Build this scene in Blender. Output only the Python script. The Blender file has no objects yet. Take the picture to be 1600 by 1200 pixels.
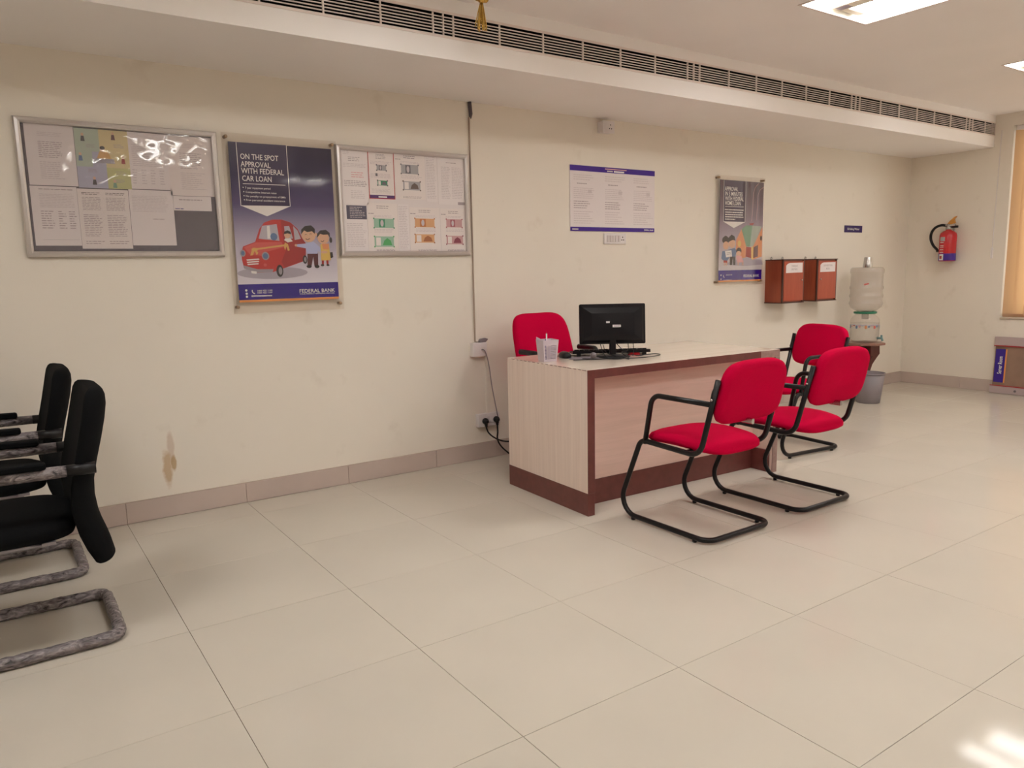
import bpy, bmesh, math, random
from mathutils import Vector, Matrix
R = random.Random(7)
SC = bpy.context.scene
COL = SC.collection
PI = math.pi

# ---------------------------------------------------------------- camera
cam_data = bpy.data.cameras.new('camera')
cam = bpy.data.objects.new('camera', cam_data)
COL.objects.link(cam)
cam_data.sensor_width = 36.0
cam_data.lens = 26.488
cam_data.clip_start = 0.05
cam.matrix_world = Matrix(((0.82277, 0.1007, -0.55938, -0.4655),
                           (-0.56801, 0.11039, -0.81558, -4.1928),
                           (-0.02038, 0.98877, 0.14803, 1.2413),
                           (0, 0, 0, 1)))
SC.camera = cam

# ---------------------------------------------------------------- world, light level, exposure
world = bpy.data.worlds.new('world')
SC.world = world
world.use_nodes = True
bg = world.node_tree.nodes['Background']
bg.inputs[0].default_value = (1.0, 0.93, 0.82, 1)
bg.inputs[1].default_value = 1.15
PANEL_POWER = 9.0
PANEL_COLOR = (1.0, 0.99, 0.975)
SC.view_settings.view_transform = 'Standard'
SC.view_settings.look = 'None'
SC.view_settings.gamma = 1.0
SC.view_settings.use_curve_mapping = False
SC.view_settings.exposure = 1.23
SC.cycles.use_denoising = True
SC.cycles.max_bounces = 12
SC.cycles.diffuse_bounces = 8
SC.cycles.transparent_max_bounces = 16
SC.cycles.caustics_reflective = False
SC.cycles.caustics_refractive = False
SC.cycles.sample_clamp_indirect = 6.0

# ---------------------------------------------------------------- materials
MATS = {}
def M(name, col=(0.5, 0.5, 0.5), rough=0.5, metal=0.0, spec=0.5, alpha=1.0, noise=0.0, nscale=20.0, bump=0.0, bscale=200.0,
      emit=0.0, trans=0.0, coat=0.0, sheen=0.0, stretch=None):
    if name in MATS:
        return MATS[name]
    m = bpy.data.materials.new(name)
    m.use_nodes = True
    nt = m.node_tree
    b = nt.nodes['Principled BSDF']
    b.inputs['Base Color'].default_value = (*col, 1)
    b.inputs['Roughness'].default_value = rough
    b.inputs['Metallic'].default_value = metal
    b.inputs['Specular IOR Level'].default_value = spec
    b.inputs['Alpha'].default_value = alpha
    b.inputs['Transmission Weight'].default_value = trans
    b.inputs['Coat Weight'].default_value = coat
    b.inputs['Sheen Weight'].default_value = sheen
    if emit:
        b.inputs['Emission Color'].default_value = (*PANEL_COLOR, 1)
        b.inputs['Emission Strength'].default_value = emit
    if noise or bump:
        tc = nt.nodes.new('ShaderNodeTexCoord')
        mp = nt.nodes.new('ShaderNodeMapping')
        nt.links.new(tc.outputs['Object'], mp.inputs['Vector'])
        if stretch:
            mp.inputs['Scale'].default_value = stretch
    if noise:
        n = nt.nodes.new('ShaderNodeTexNoise')
        n.inputs['Scale'].default_value = nscale
        n.inputs['Detail'].default_value = 5
        nt.links.new(mp.outputs[0], n.inputs['Vector'])
        r = nt.nodes.new('ShaderNodeValToRGB')
        r.color_ramp.elements[0].position = 0.3
        r.color_ramp.elements[1].position = 0.7
        r.color_ramp.elements[0].color = (*[c * (1 - noise) for c in col], 1)
        r.color_ramp.elements[1].color = (*[min(1, c * (1 + noise)) for c in col], 1)
        nt.links.new(n.outputs['Fac'], r.inputs[0])
        nt.links.new(r.outputs[0], b.inputs['Base Color'])
    if bump:
        n2 = nt.nodes.new('ShaderNodeTexNoise')
        n2.inputs['Scale'].default_value = bscale
        n2.inputs['Detail'].default_value = 3
        nt.links.new(mp.outputs[0], n2.inputs['Vector'])
        bp = nt.nodes.new('ShaderNodeBump')
        bp.inputs['Strength'].default_value = bump
        bp.inputs['Distance'].default_value = 0.004
        nt.links.new(n2.outputs['Fac'], bp.inputs['Height'])
        nt.links.new(bp.outputs[0], b.inputs['Normal'])
    MATS[name] = m
    return m

def wall_paint():
    m = M('cream_wall_paint', (0.78, 0.725, 0.645), rough=0.45, spec=0.25, noise=0.02, nscale=1.4, bump=0.05, bscale=90)
    nt = m.node_tree
    b = nt.nodes['Principled BSDF']
    src = b.inputs['Base Color'].links[0].from_socket
    geo = nt.nodes.new('ShaderNodeNewGeometry')
    def blob(cx, cz, rx, rz, soft, wob, seedscale):
        mp = nt.nodes.new('ShaderNodeMapping')
        mp.inputs['Location'].default_value = (-cx / rx, 0, -cz / rz)
        mp.inputs['Scale'].default_value = (1 / rx, 0.0, 1 / rz)
        nt.links.new(geo.outputs['Position'], mp.inputs['Vector'])
        ln = nt.nodes.new('ShaderNodeVectorMath'); ln.operation = 'LENGTH'
        nt.links.new(mp.outputs[0], ln.inputs[0])
        n = nt.nodes.new('ShaderNodeTexNoise'); n.inputs['Scale'].default_value = seedscale; n.inputs['Detail'].default_value = 4
        nt.links.new(geo.outputs['Position'], n.inputs['Vector'])
        ma = nt.nodes.new('ShaderNodeMath'); ma.operation = 'MULTIPLY_ADD'
        nt.links.new(n.outputs['Fac'], ma.inputs[0]); ma.inputs[1].default_value = wob
        nt.links.new(ln.outputs['Value'], ma.inputs[2])
        mr = nt.nodes.new('ShaderNodeMapRange')
        nt.links.new(ma.outputs[0], mr.inputs['Value'])
        mr.inputs['From Min'].default_value = 1.0 + wob * 0.5 - soft
        mr.inputs['From Max'].default_value = 1.0 + wob * 0.5 + soft
        mr.inputs['To Min'].default_value = 1.0
        mr.inputs['To Max'].default_value = 0.0
        return mr.outputs[0]
    def over(src, fac, col, amount):
        mx = nt.nodes.new('ShaderNodeMix'); mx.data_type = 'RGBA'
        mu = nt.nodes.new('ShaderNodeMath'); mu.operation = 'MULTIPLY'
        nt.links.new(fac, mu.inputs[0]); mu.inputs[1].default_value = amount
        nt.links.new(mu.outputs[0], mx.inputs[0])
        nt.links.new(src, mx.inputs[6]); mx.inputs[7].default_value = (*col, 1)
        return mx.outputs[2]
    src = over(src, blob(0.237, 0.372, 0.017, 0.075, 0.25, 0.8, 25), (0.58, 0.46, 0.37), 0.7)
    src = over(src, blob(0.214, 0.262, 0.022, 0.085, 0.3, 1.2, 30), (0.50, 0.33, 0.17), 0.75)
    src = over(src, blob(0.246, 0.282, 0.013, 0.04, 0.25, 0.8, 40), (0.42, 0.27, 0.12), 0.8)
    # faint general grime specks
    n = nt.nodes.new('ShaderNodeTexNoise'); n.inputs['Scale'].default_value = 5.5; n.inputs['Detail'].default_value = 8
    nt.links.new(geo.outputs['Position'], n.inputs['Vector'])
    mr = nt.nodes.new('ShaderNodeMapRange'); nt.links.new(n.outputs['Fac'], mr.inputs['Value'])
    mr.inputs['From Min'].default_value = 0.62; mr.inputs['From Max'].default_value = 0.8
    src = over(src, mr.outputs[0], (0.50, 0.42, 0.33), 0.35)
    nt.links.new(src, b.inputs['Base Color'])
    return m

def gradient(name, axis, lo, hi, stops, rough=0.25):
    """printed colour gradient running along a world axis of a flat print"""
    m = M(name, (0.5, 0.5, 0.5), rough=rough)
    nt = m.node_tree; b = nt.nodes['Principled BSDF']
    g = nt.nodes.new('ShaderNodeNewGeometry'); s = nt.nodes.new('ShaderNodeSeparateXYZ')
    nt.links.new(g.outputs['Position'], s.inputs[0])
    mr = nt.nodes.new('ShaderNodeMapRange'); nt.links.new(s.outputs[axis], mr.inputs['Value'])
    mr.inputs['From Min'].default_value = lo; mr.inputs['From Max'].default_value = hi
    r = nt.nodes.new('ShaderNodeValToRGB'); e = r.color_ramp.elements
    e[0].position, e[0].color = stops[0][0], (*stops[0][1], 1)
    e[1].position, e[1].color = stops[-1][0], (*stops[-1][1], 1)
    for p, c in stops[1:-1]:
        k = e.new(p); k.color = (*c, 1)
    nt.links.new(mr.outputs[0], r.inputs[0]); nt.links.new(r.outputs[0], b.inputs['Base Color'])
    return m

def wood(name, c0, c1, axis, scale=14.0, rough=0.4, squash=0.06):
    m = M(name, c0, rough=rough)
    nt = m.node_tree; b = nt.nodes['Principled BSDF']
    tc = nt.nodes.new('ShaderNodeTexCoord'); mp = nt.nodes.new('ShaderNodeMapping')
    sc = [1.0, 1.0, 1.0]; sc[axis] = squash
    mp.inputs['Scale'].default_value = sc
    nt.links.new(tc.outputs['Object'], mp.inputs['Vector'])
    n = nt.nodes.new('ShaderNodeTexNoise'); n.inputs['Scale'].default_value = scale; n.inputs['Detail'].default_value = 6; n.inputs['Roughness'].default_value = 0.6
    nt.links.new(mp.outputs[0], n.inputs['Vector'])
    n2 = nt.nodes.new('ShaderNodeTexNoise'); n2.inputs['Scale'].default_value = scale * 6; n2.inputs['Detail'].default_value = 3
    nt.links.new(mp.outputs[0], n2.inputs['Vector'])
    ad = nt.nodes.new('ShaderNodeMath'); ad.operation = 'MULTIPLY_ADD'
    nt.links.new(n2.outputs['Fac'], ad.inputs[0]); ad.inputs[1].default_value = 0.5; nt.links.new(n.outputs['Fac'], ad.inputs[2])
    r = nt.nodes.new('ShaderNodeValToRGB')
    r.color_ramp.elements[0].position = 0.5; r.color_ramp.elements[1].position = 1.0
    r.color_ramp.elements[0].color = (*c0, 1); r.color_ramp.elements[1].color = (*c1, 1)
    nt.links.new(ad.outputs[0], r.inputs[0]); nt.links.new(r.outputs[0], b.inputs['Base Color'])
    return m

def clear(name, tint=(1, 1, 1), alpha=0.1, rough=0.05, bump=0.0, bscale=8.0, milk=(0.8, 0.8, 0.8)):
    """thin clear sheet: mostly transparent with a gloss"""
    m = bpy.data.materials.new(name); m.use_nodes = True
    nt = m.node_tree; nt.nodes.clear()
    out = nt.nodes.new('ShaderNodeOutputMaterial')
    tr = nt.nodes.new('ShaderNodeBsdfTransparent'); tr.inputs[0].default_value = (*tint, 1)
    pr = nt.nodes.new('ShaderNodeBsdfPrincipled'); pr.inputs['Base Color'].default_value = (*milk, 1); pr.inputs['Roughness'].default_value = rough
    gl = nt.nodes.new('ShaderNodeBsdfGlossy'); gl.inputs['Roughness'].default_value = rough
    fr = nt.nodes.new('ShaderNodeFresnel'); fr.inputs['IOR'].default_value = 1.45
    ge = nt.nodes.new('ShaderNodeNewGeometry'); sb_ = nt.nodes.new('ShaderNodeMath'); sb_.operation = 'SUBTRACT'; sb_.inputs[0].default_value = 1.0
    nt.links.new(ge.outputs['Backfacing'], sb_.inputs[1])
    fm = nt.nodes.new('ShaderNodeMath'); fm.operation = 'MULTIPLY'   # only the outer surface of a sheet mirrors
    nt.links.new(fr.outputs[0], fm.inputs[0]); nt.links.new(sb_.outputs[0], fm.inputs[1])
    m1 = nt.nodes.new('ShaderNodeMixShader'); m1.inputs[0].default_value = alpha
    nt.links.new(tr.outputs[0], m1.inputs[1]); nt.links.new(pr.outputs[0], m1.inputs[2])
    m2 = nt.nodes.new('ShaderNodeMixShader')
    nt.links.new(fm.outputs[0], m2.inputs[0]); nt.links.new(m1.outputs[0], m2.inputs[1]); nt.links.new(gl.outputs[0], m2.inputs[2])
    if bump:
        tc = nt.nodes.new('ShaderNodeTexCoord'); n = nt.nodes.new('ShaderNodeTexNoise'); n.inputs['Scale'].default_value = bscale
        n.inputs['Detail'].default_value = 1.5
        nt.links.new(tc.outputs['Object'], n.inputs['Vector'])
        bp = nt.nodes.new('ShaderNodeBump'); bp.inputs['Strength'].default_value = bump; bp.inputs['Distance'].default_value = 0.02
        nt.links.new(n.outputs['Fac'], bp.inputs['Height'])
        for nd in (pr, gl, fr):
            nt.links.new(bp.outputs[0], nd.inputs['Normal'])
    nt.links.new(m2.outputs[0], out.inputs[0])
    MATS[name] = m
    return m

# ---------------------------------------------------------------- mesh builder
def fillet(pts, rad, n=6, closed=False):
    """polyline with rounded corners; rad is a number or one per point"""
    P = [Vector(p) for p in pts]; out = []
    N = len(P)
    for i, p in enumerate(P):
        r = rad[i] if isinstance(rad, (list, tuple)) else rad
        if (not closed and i in (0, N - 1)) or r <= 0:
            out.append(p); continue
        a = (P[i - 1] - p); b = (P[(i + 1) % N] - p)
        la, lb = a.length, b.length; a.normalize(); b.normalize()
        ang = a.angle(b)
        if ang > PI - 0.02:
            out.append(p); continue
        t = min(r / math.tan(ang / 2), la * 0.49, lb * 0.49)
        rr = t * math.tan(ang / 2)
        bis = (a + b).normalized(); c = p + bis * (rr / math.sin(ang / 2))
        s, e = p + a * t - c, p + b * t - c
        tot = s.angle(e); ax = s.cross(e)
        for k in range(n + 1):
            out.append(c + Matrix.Rotation(tot * k / n, 3, ax) @ s)
    return out

def smoothpath(pts, n=6):
    """Catmull-Rom through the points"""
    P = [Vector(p) for p in pts]; P = [P[0] * 2 - P[1]] + P + [P[-1] * 2 - P[-2]]
    out = []
    for i in range(1, len(P) - 2):
        for k in range(n):
            t = k / n
            out.append(0.5 * ((2 * P[i]) + (-P[i - 1] + P[i + 1]) * t + (2 * P[i - 1] - 5 * P[i] + 4 * P[i + 1] - P[i + 2]) * t * t + (-P[i - 1] + 3 * P[i] - 3 * P[i + 1] + P[i + 2]) * t ** 3))
    out.append(P[-2])
    return out

class MB:
    def __init__(s):
        s.bm = bmesh.new(); s.mats = []
    def mi(s, m):
        if m is None: return 0
        if m not in s.mats: s.mats.append(m)
        return s.mats.index(m)
    def _faces(s, vs, fs, m, smooth):
        bv = [s.bm.verts.new(v) for v in vs]; k = s.mi(m); out = []
        for f in fs:
            try:
                q = s.bm.faces.new([bv[i] for i in f])
            except ValueError:
                continue
            q.material_index = k; q.smooth = smooth; out.append(q)
        return bv, out
    def raw(s, vs, fs, m=None, smooth=False):
        s._faces(vs, fs, m, smooth); return s
    def box(s, x0, x1, y0, y1, z0, z1, m=None, bev=0.0, seg=1, mat4=None):
        vs = [Vector((x, y, z)) for z in (z0, z1) for y in (y0, y1) for x in (x0, x1)]
        if mat4: vs = [mat4 @ v for v in vs]
        bv, f = s._faces(vs, [(0, 2, 3, 1), (4, 5, 7, 6), (0, 1, 5, 4), (2, 6, 7, 3), (0, 4, 6, 2), (1, 3, 7, 5)], m, False)
        if bev > 0:
            ed = list({e for q in f for e in q.edges})
            r = bmesh.ops.bevel(s.bm, geom=ed, offset=bev, segments=seg, affect='EDGES', profile=0.5)
            for q in r['faces']:
                q.material_index = s.mi(m)
                q.smooth = seg > 1
        return s
    def tube(s, pts, r, m=None, seg=10, closed=False, wob=None):
        P = [Vector(p) for p in pts]; n = len(P); vs = []; fs = []
        T = []
        for i in range(n):
            a = P[(i - 1) % n] if (closed or i > 0) else P[i]; b = P[(i + 1) % n] if (closed or i < n - 1) else P[i]
            T.append((b - a).normalized())
        u = T[0].orthogonal().normalized()
        for i in range(n):
            u = (u - T[i] * u.dot(T[i]))
            u = u.normalized() if u.length > 1e-6 else T[i].orthogonal().normalized()
            w = T[i].cross(u)
            rr = r[i] if isinstance(r, (list, tuple)) else r
            for k in range(seg):
                a = 2 * PI * k / seg
                q = rr * (1 + (wob(i, k) if wob else 0))
                vs.append(P[i] + (u * math.cos(a) + w * math.sin(a)) * q)
        for i in range(n if closed else n - 1):
            j = (i + 1) % n
            for k in range(seg):
                l = (k + 1) % seg
                fs.append((i * seg + k, i * seg + l, j * seg + l, j * seg + k))
        if not closed:
            fs.append(tuple(range(seg))[::-1]); fs.append(tuple((n - 1) * seg + k for k in range(seg)))
        s._faces(vs, fs, m, True); return s
    def lathe(s, prof, m=None, seg=24, c=(0, 0, 0), cap0=True, cap1=True, sq=None, mat4=None):
        vs = []; fs = []; n = len(prof)
        for (r, z) in prof:
            for k in range(seg):
                a = 2 * PI * k / seg
                v = Vector((c[0] + r * math.cos(a), c[1] + r * math.sin(a), c[2] + z))
                vs.append(mat4 @ v if mat4 else v)
        for i in range(n - 1):
            for k in range(seg):
                l = (k + 1) % seg
                fs.append((i * seg + k, i * seg + l, (i + 1) * seg + l, (i + 1) * seg + k))
        if cap0: fs.append(tuple(range(seg))[::-1])
        if cap1: fs.append(tuple((n - 1) * seg + k for k in range(seg)))
        s._faces(vs, fs, m, True); return s
    def prism(s, poly, d0, d1, axis, m=None, bev=0.0, seg=2, smooth=False, mat4=None):
        """polygon (two coordinates in axis order) extruded along axis between d0 and d1"""
        def pt(a, b, d):
            v = Vector((d, a, b)) if axis == 0 else Vector((a, d, b)) if axis == 1 else Vector((a, b, d))
            return mat4 @ v if mat4 else v
        n = len(poly)
        vs = [pt(a, b, d0) for a, b in poly] + [pt(a, b, d1) for a, b in poly]
        fs = [tuple(range(n)), tuple(range(2 * n - 1, n - 1, -1))] + [(i, i + n, (i + 1) % n + n, (i + 1) % n) for i in range(n)]
        bv, f = s._faces(vs, fs, m, smooth)
        if bev > 0:
            ed = list(set(f[0].edges) | set(f[1].edges))
            r = bmesh.ops.bevel(s.bm, geom=ed, offset=bev, segments=seg, affect='EDGES', profile=0.5)
            for q in r['faces']:
                q.material_index = s.mi(m); q.smooth = True
        bmesh.ops.recalc_face_normals(s.bm, faces=list(s.bm.faces))
        return s
    def pillow(s, hx, hy, rings, m=None, mat4=None, power=4.0, seg=40, warp=None):
        """soft slab: superellipse rings (scale, z) in the local xy plane"""
        vs = []; fs = []
        for (sc, z) in rings:
            for k in range(seg):
                a = 2 * PI * k / seg; ca, sa = math.cos(a), math.sin(a)
                ex = 2.0 / power
                x = hx * math.copysign(abs(ca) ** ex, ca); y = hy * math.copysign(abs(sa) ** ex, sa)
                if sc < 0.99 and sc > 0:
                    d = (1 - sc) * min(hx, hy); x *= max(0, (hx - d)) / hx; y *= max(0, (hy - d)) / hy
                if sc == 0: x = y = 0.0
                v = Vector((x, y, z))
                if warp: v = warp(v)
                vs.append(mat4 @ v if mat4 else v)
        n = len(rings)
        for i in range(n - 1):
            for k in range(seg):
                l = (k + 1) % seg
                fs.append((i * seg + k, i * seg + l, (i + 1) * seg + l, (i + 1) * seg + k))
        fs.append(tuple(range(seg))[::-1]); fs.append(tuple((n - 1) * seg + k for k in range(seg)))
        s._faces(vs, fs, m, True); return s
    def wallpoly(s, pts, y, m):
        """flat print on a plane facing -y"""
        a = sum(pts[i][0] * pts[(i + 1) % len(pts)][1] - pts[(i + 1) % len(pts)][0] * pts[i][1] for i in range(len(pts)))
        if a < 0: pts = pts[::-1]
        s._faces([Vector((x, y, z)) for x, z in pts], [tuple(range(len(pts)))], m, False); return s
    def wallrect(s, x0, x1, z0, z1, y, m):
        return s.wallpoly([(x0, z0), (x1, z0), (x1, z1), (x0, z1)], y, m)
    def wallellipse(s, cx, cz, rx, rz, y, m, n=20):
        return s.wallpoly([(cx + rx * math.cos(2 * PI * k / n), cz + rz * math.sin(2 * PI * k / n)) for k in range(n)], y, m)
    def wallline(s, pts, w, y, m):
        for (a, b) in zip(pts[:-1], pts[1:]):
            d = Vector((b[0] - a[0], b[1] - a[1])); L = d.length or 1e-6
            nx, nz = -d.y / L * w / 2, d.x / L * w / 2
            s.wallpoly([(a[0] + nx, a[1] + nz), (b[0] + nx, b[1] + nz), (b[0] - nx, b[1] - nz), (a[0] - nx, a[1] - nz)], y, m)
        return s
    def text(s, txt, m, mat4, height, width=None, align='LEFT'):
        """flat lettering; local x along the line, local y up; height is the cap height"""
        cu = bpy.data.curves.new('lettering', 'FONT'); cu.body = txt; cu.size = 1.0; cu.align_x = align; cu.resolution_u = 2; cu.offset = 0.008
        ob = bpy.data.objects.new('lettering', cu); COL.objects.link(ob)
        dg = bpy.context.evaluated_depsgraph_get(); dg.update()
        me = bpy.data.meshes.new_from_object(ob.evaluated_get(dg))
        vs = [v.co.copy() for v in me.vertices]; fs = [tuple(p.vertices) for p in me.polygons]
        bpy.data.objects.remove(ob); bpy.data.curves.remove(cu); bpy.data.meshes.remove(me)
        if not vs: return s
        xs = [v.x for v in vs]; wd = max(xs) - min(xs)
        ky = height / 0.69; kx = (width / wd) if width else ky
        s._faces([mat4 @ Vector((v.x * kx, v.y * ky, 0)) for v in vs], fs, m, False); return s
    def walltext(s, txt, m, x, z, y, height, width=None, align='LEFT'):
        return s.text(txt, m, Matrix.Translation((x, y, z)) @ Matrix.Rotation(PI / 2, 4, 'X'), height, width, align)
    def build(s, name, m=None, parent=None, world=True, smooth=None):
        bm = s.bm
        if m is not None:
            s.mats = [m] if not s.mats else s.mats
        if parent is not None and world:
            off = Vector((0, 0, 0)); p = parent
            while p is not None:
                off += p.location; p = p.parent
            bmesh.ops.translate(bm, verts=list(bm.verts), vec=-off)
        me = bpy.data.meshes.new(name); bm.to_mesh(me); bm.free()
        for q in s.mats: me.materials.append(q)
        if smooth is not None:
            for p in me.polygons: p.use_smooth = smooth
        o = bpy.data.objects.new(name, me); COL.objects.link(o)
        if parent is not None: o.parent = parent
        return o

def tag(o, label, cat, group=None):
    o['label'] = label; o['category'] = cat
    if group: o['group'] = group
    return o
def thing(name, label, cat, loc=(0, 0, 0), rot=0.0, group=None):
    o = bpy.data.objects.new(name, None); COL.objects.link(o)
    o.empty_display_size = 0.1
    o.location = loc; o.rotation_euler = (0, 0, rot)
    return tag(o, label, cat, group)
def struct(o):
    o['kind'] = 'structure'; return o
def kids(o):
    return [c for c in bpy.data.objects if c.parent == o]
def copy_tree(o, loc, rot, label, group=None):
    r = o.copy(); COL.objects.link(r); r.location = loc; r.rotation_euler = (0, 0, rot); r['label'] = label
    if group: r['group'] = group
    for ch in kids(o):
        c = ch.copy(); COL.objects.link(c); c.parent = r
        for g in kids(ch):
            d = g.copy(); COL.objects.link(d); d.parent = c
    return r
def share(o, name, parent, loc):
    """another piece with the same mesh"""
    c = bpy.data.objects.new(name, o.data); COL.objects.link(c); c.parent = parent; c.location = loc
    return c

# ---- printed artwork outlines (metres on the wall: x, z)
CAR_ART = [('P','white',[(0.679,1.613),(0.942,1.617),(0.812,1.561)]),('E','pshadow',0.826,1.259,0.193,0.033),('P','red',[(0.664,1.372),(0.674,1.401),(0.739,1.425),(0.766,1.494),(0.793,1.527),(0.837,1.544),(0.889,1.545),(0.937,1.531),(0.975,1.497),(0.999,1.445),(1.017,1.419),(1.013,1.349),(1.005,1.322),(0.89,1.284),(0.827,1.264),(0.74,1.262),(0.67,1.292),(0.663,1.334)]),('P','redd',[(0.884,1.53),(0.892,1.436),(0.905,1.384),(0.874,1.319),(0.89,1.287),(1.005,1.324),(1.013,1.349),(1.017,1.417),(0.999,1.445),(0.975,1.495),(0.937,1.529),(0.889,1.543)]),('P','redl',[(0.678,1.397),(0.743,1.422),(0.881,1.425),(0.893,1.397),(0.79,1.371),(0.772,1.35),(0.705,1.359)]),('P','glass',[(0.781,1.51),(0.861,1.521),(0.871,1.431),(0.758,1.442)]),('P','white',[(0.807,1.51),(0.822,1.512),(0.825,1.442),(0.806,1.442)]),('E','blue',0.841,1.453,0.019,0.02),('P','glass',[(0.901,1.51),(0.929,1.512),(0.946,1.445),(0.903,1.434)]),('P','glass',[(0.951,1.512),(0.974,1.488),(0.991,1.443),(0.955,1.436)]),('E','skin',0.916,1.464,0.018,0.019),('P','black',[(0.896,1.467),(0.901,1.481),(0.918,1.488),(0.934,1.481),(0.937,1.467),(0.917,1.472)]),('P','white',[(0.895,1.436),(0.905,1.444),(0.931,1.445),(0.944,1.429),(0.916,1.423)]),('P','gold',[(0.741,1.391),(0.898,1.412),(0.899,1.403),(0.742,1.382)]),('E','gold',0.733,1.384,0.017,0.01),('P','gold',[(0.719,1.384),(0.708,1.352),(0.723,1.355),(0.733,1.38),(0.742,1.354),(0.752,1.367),(0.74,1.384)]),('P','gold',[(0.899,1.423),(0.916,1.414),(0.924,1.38),(0.913,1.377),(0.906,1.401),(0.899,1.38),(0.893,1.397)]),('E','steel',0.67,1.365,0.014,0.018),('E','blue',0.67,1.365,0.009,0.012),('E','steel',0.789,1.35,0.02,0.022),('E','blue',0.789,1.35,0.014,0.015),('P','white',[(0.686,1.332),(0.752,1.337),(0.755,1.331),(0.689,1.325)]),('P','white',[(0.687,1.32),(0.751,1.325),(0.753,1.319),(0.69,1.313)]),('P','white',[(0.689,1.309),(0.749,1.312),(0.748,1.306),(0.692,1.302)]),('P','steel',[(0.667,1.302),(0.741,1.28),(0.828,1.279),(0.822,1.264),(0.732,1.263),(0.67,1.285)]),('P','white',[(0.707,1.272),(0.736,1.268),(0.734,1.255),(0.708,1.259)]),('E','black',0.862,1.269,0.019,0.033),('E','steel',0.865,1.269,0.01,0.021),('E','black',1.007,1.329,0.013,0.023),('E','steel',1.008,1.329,0.007,0.014),('E','redl',0.784,1.302,0.009,0.009),('P','maroon',[(1.023,1.366),(1.084,1.366),(1.081,1.293),(1.059,1.293),(1.055,1.344),(1.042,1.294),(1.019,1.294)]),('E','black',1.028,1.291,0.015,0.009),('E','black',1.074,1.29,0.014,0.009),('P','shirt',[(1.011,1.417),(1.062,1.428),(1.097,1.397),(1.114,1.37),(1.104,1.362),(1.082,1.379),(1.082,1.361),(1.021,1.361),(1.015,1.391),(0.962,1.401),(0.96,1.412)]),('E','skin',0.96,1.407,0.007,0.007),('E','skin',1.116,1.366,0.006,0.006),('E','skin',1.035,1.465,0.041,0.04),('E','skin',1.075,1.468,0.009,0.009),('P','black',[(0.993,1.467),(0.995,1.493),(1.017,1.513),(1.053,1.517),(1.073,1.498),(1.072,1.47),(1.056,1.485),(1.028,1.48),(1.011,1.489)]),('L','black',3,[(1.017,1.444),(1.027,1.438),(1.042,1.445)]),('L','black',2,[(1.014,1.464),(1.02,1.468),(1.025,1.465)]),('L','black',2,[(1.041,1.468),(1.048,1.472),(1.053,1.468)]),('P','redd',[(1.104,1.33),(1.117,1.33),(1.114,1.299),(1.102,1.299)]),('P','redd',[(1.129,1.33),(1.142,1.33),(1.142,1.299),(1.131,1.299)]),('E','black',1.106,1.297,0.01,0.006),('E','black',1.138,1.297,0.009,0.005),('P','yellow',[(1.1,1.415),(1.15,1.418),(1.157,1.325),(1.1,1.323)]),('P','orange',[(1.109,1.415),(1.15,1.418),(1.147,1.384),(1.115,1.386)]),('P','black',[(1.154,1.368),(1.169,1.37),(1.172,1.341),(1.156,1.335)]),('E','skin',1.119,1.37,0.021,0.008),('E','black',1.163,1.437,0.008,0.016),('E','skin',1.119,1.448,0.034,0.033),('P','black',[(1.082,1.448),(1.085,1.472),(1.103,1.49),(1.136,1.494),(1.158,1.477),(1.16,1.446),(1.148,1.468),(1.12,1.466),(1.102,1.471)]),('L','black',3,[(1.104,1.432),(1.112,1.427),(1.123,1.434)])]
CAR_TEXT = [('ON THE SPOT',0.691,1.854,0.201,0.036),('APPROVAL',0.692,1.815,0.157,0.036),('WITH FEDERAL',0.692,1.781,0.227,0.036),('CAR LOAN',0.693,1.742,0.155,0.036),('FEDERAL BANK',0.963,1.146,0.207,0.026),('YOUR PERFECT BANKING PARTNER',0.964,1.136,0.206,0.008),('www.federalbank.co.in',0.699,1.132,0.111,0.009),('1800 425 1199',0.731,1.16,0.08,0.0115),('1800 420 1199',0.73,1.149,0.08,0.0115),('7 year repayment period',0.706,1.702,0.133,0.013),('Competitive interest rates',0.707,1.68,0.163,0.013),('No penalty on prepayment of EMIs',0.706,1.659,0.213,0.013),('Free personal accident insurance',0.706,1.639,0.209,0.013)]
CAR_LINES = [[(0.676,1.937),(0.678,1.613)],[(0.941,1.94),(0.942,1.617)],[(0.678,1.613),(0.942,1.617)],[(0.696,1.727),(0.923,1.729)],[(0.699,1.139),(0.81,1.137)]]
CAR_POINTS = {'bul': [(0.696,1.708),(0.698,1.686),(0.698,1.665),(0.698,1.644)],'icons': [(0.674,1.168),(0.675,1.151),(0.675,1.135)],'phone': (0.713,1.161),'panel': [(0.676,1.937),(0.678,1.613),(0.942,1.617),(0.941,1.94)]}
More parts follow.
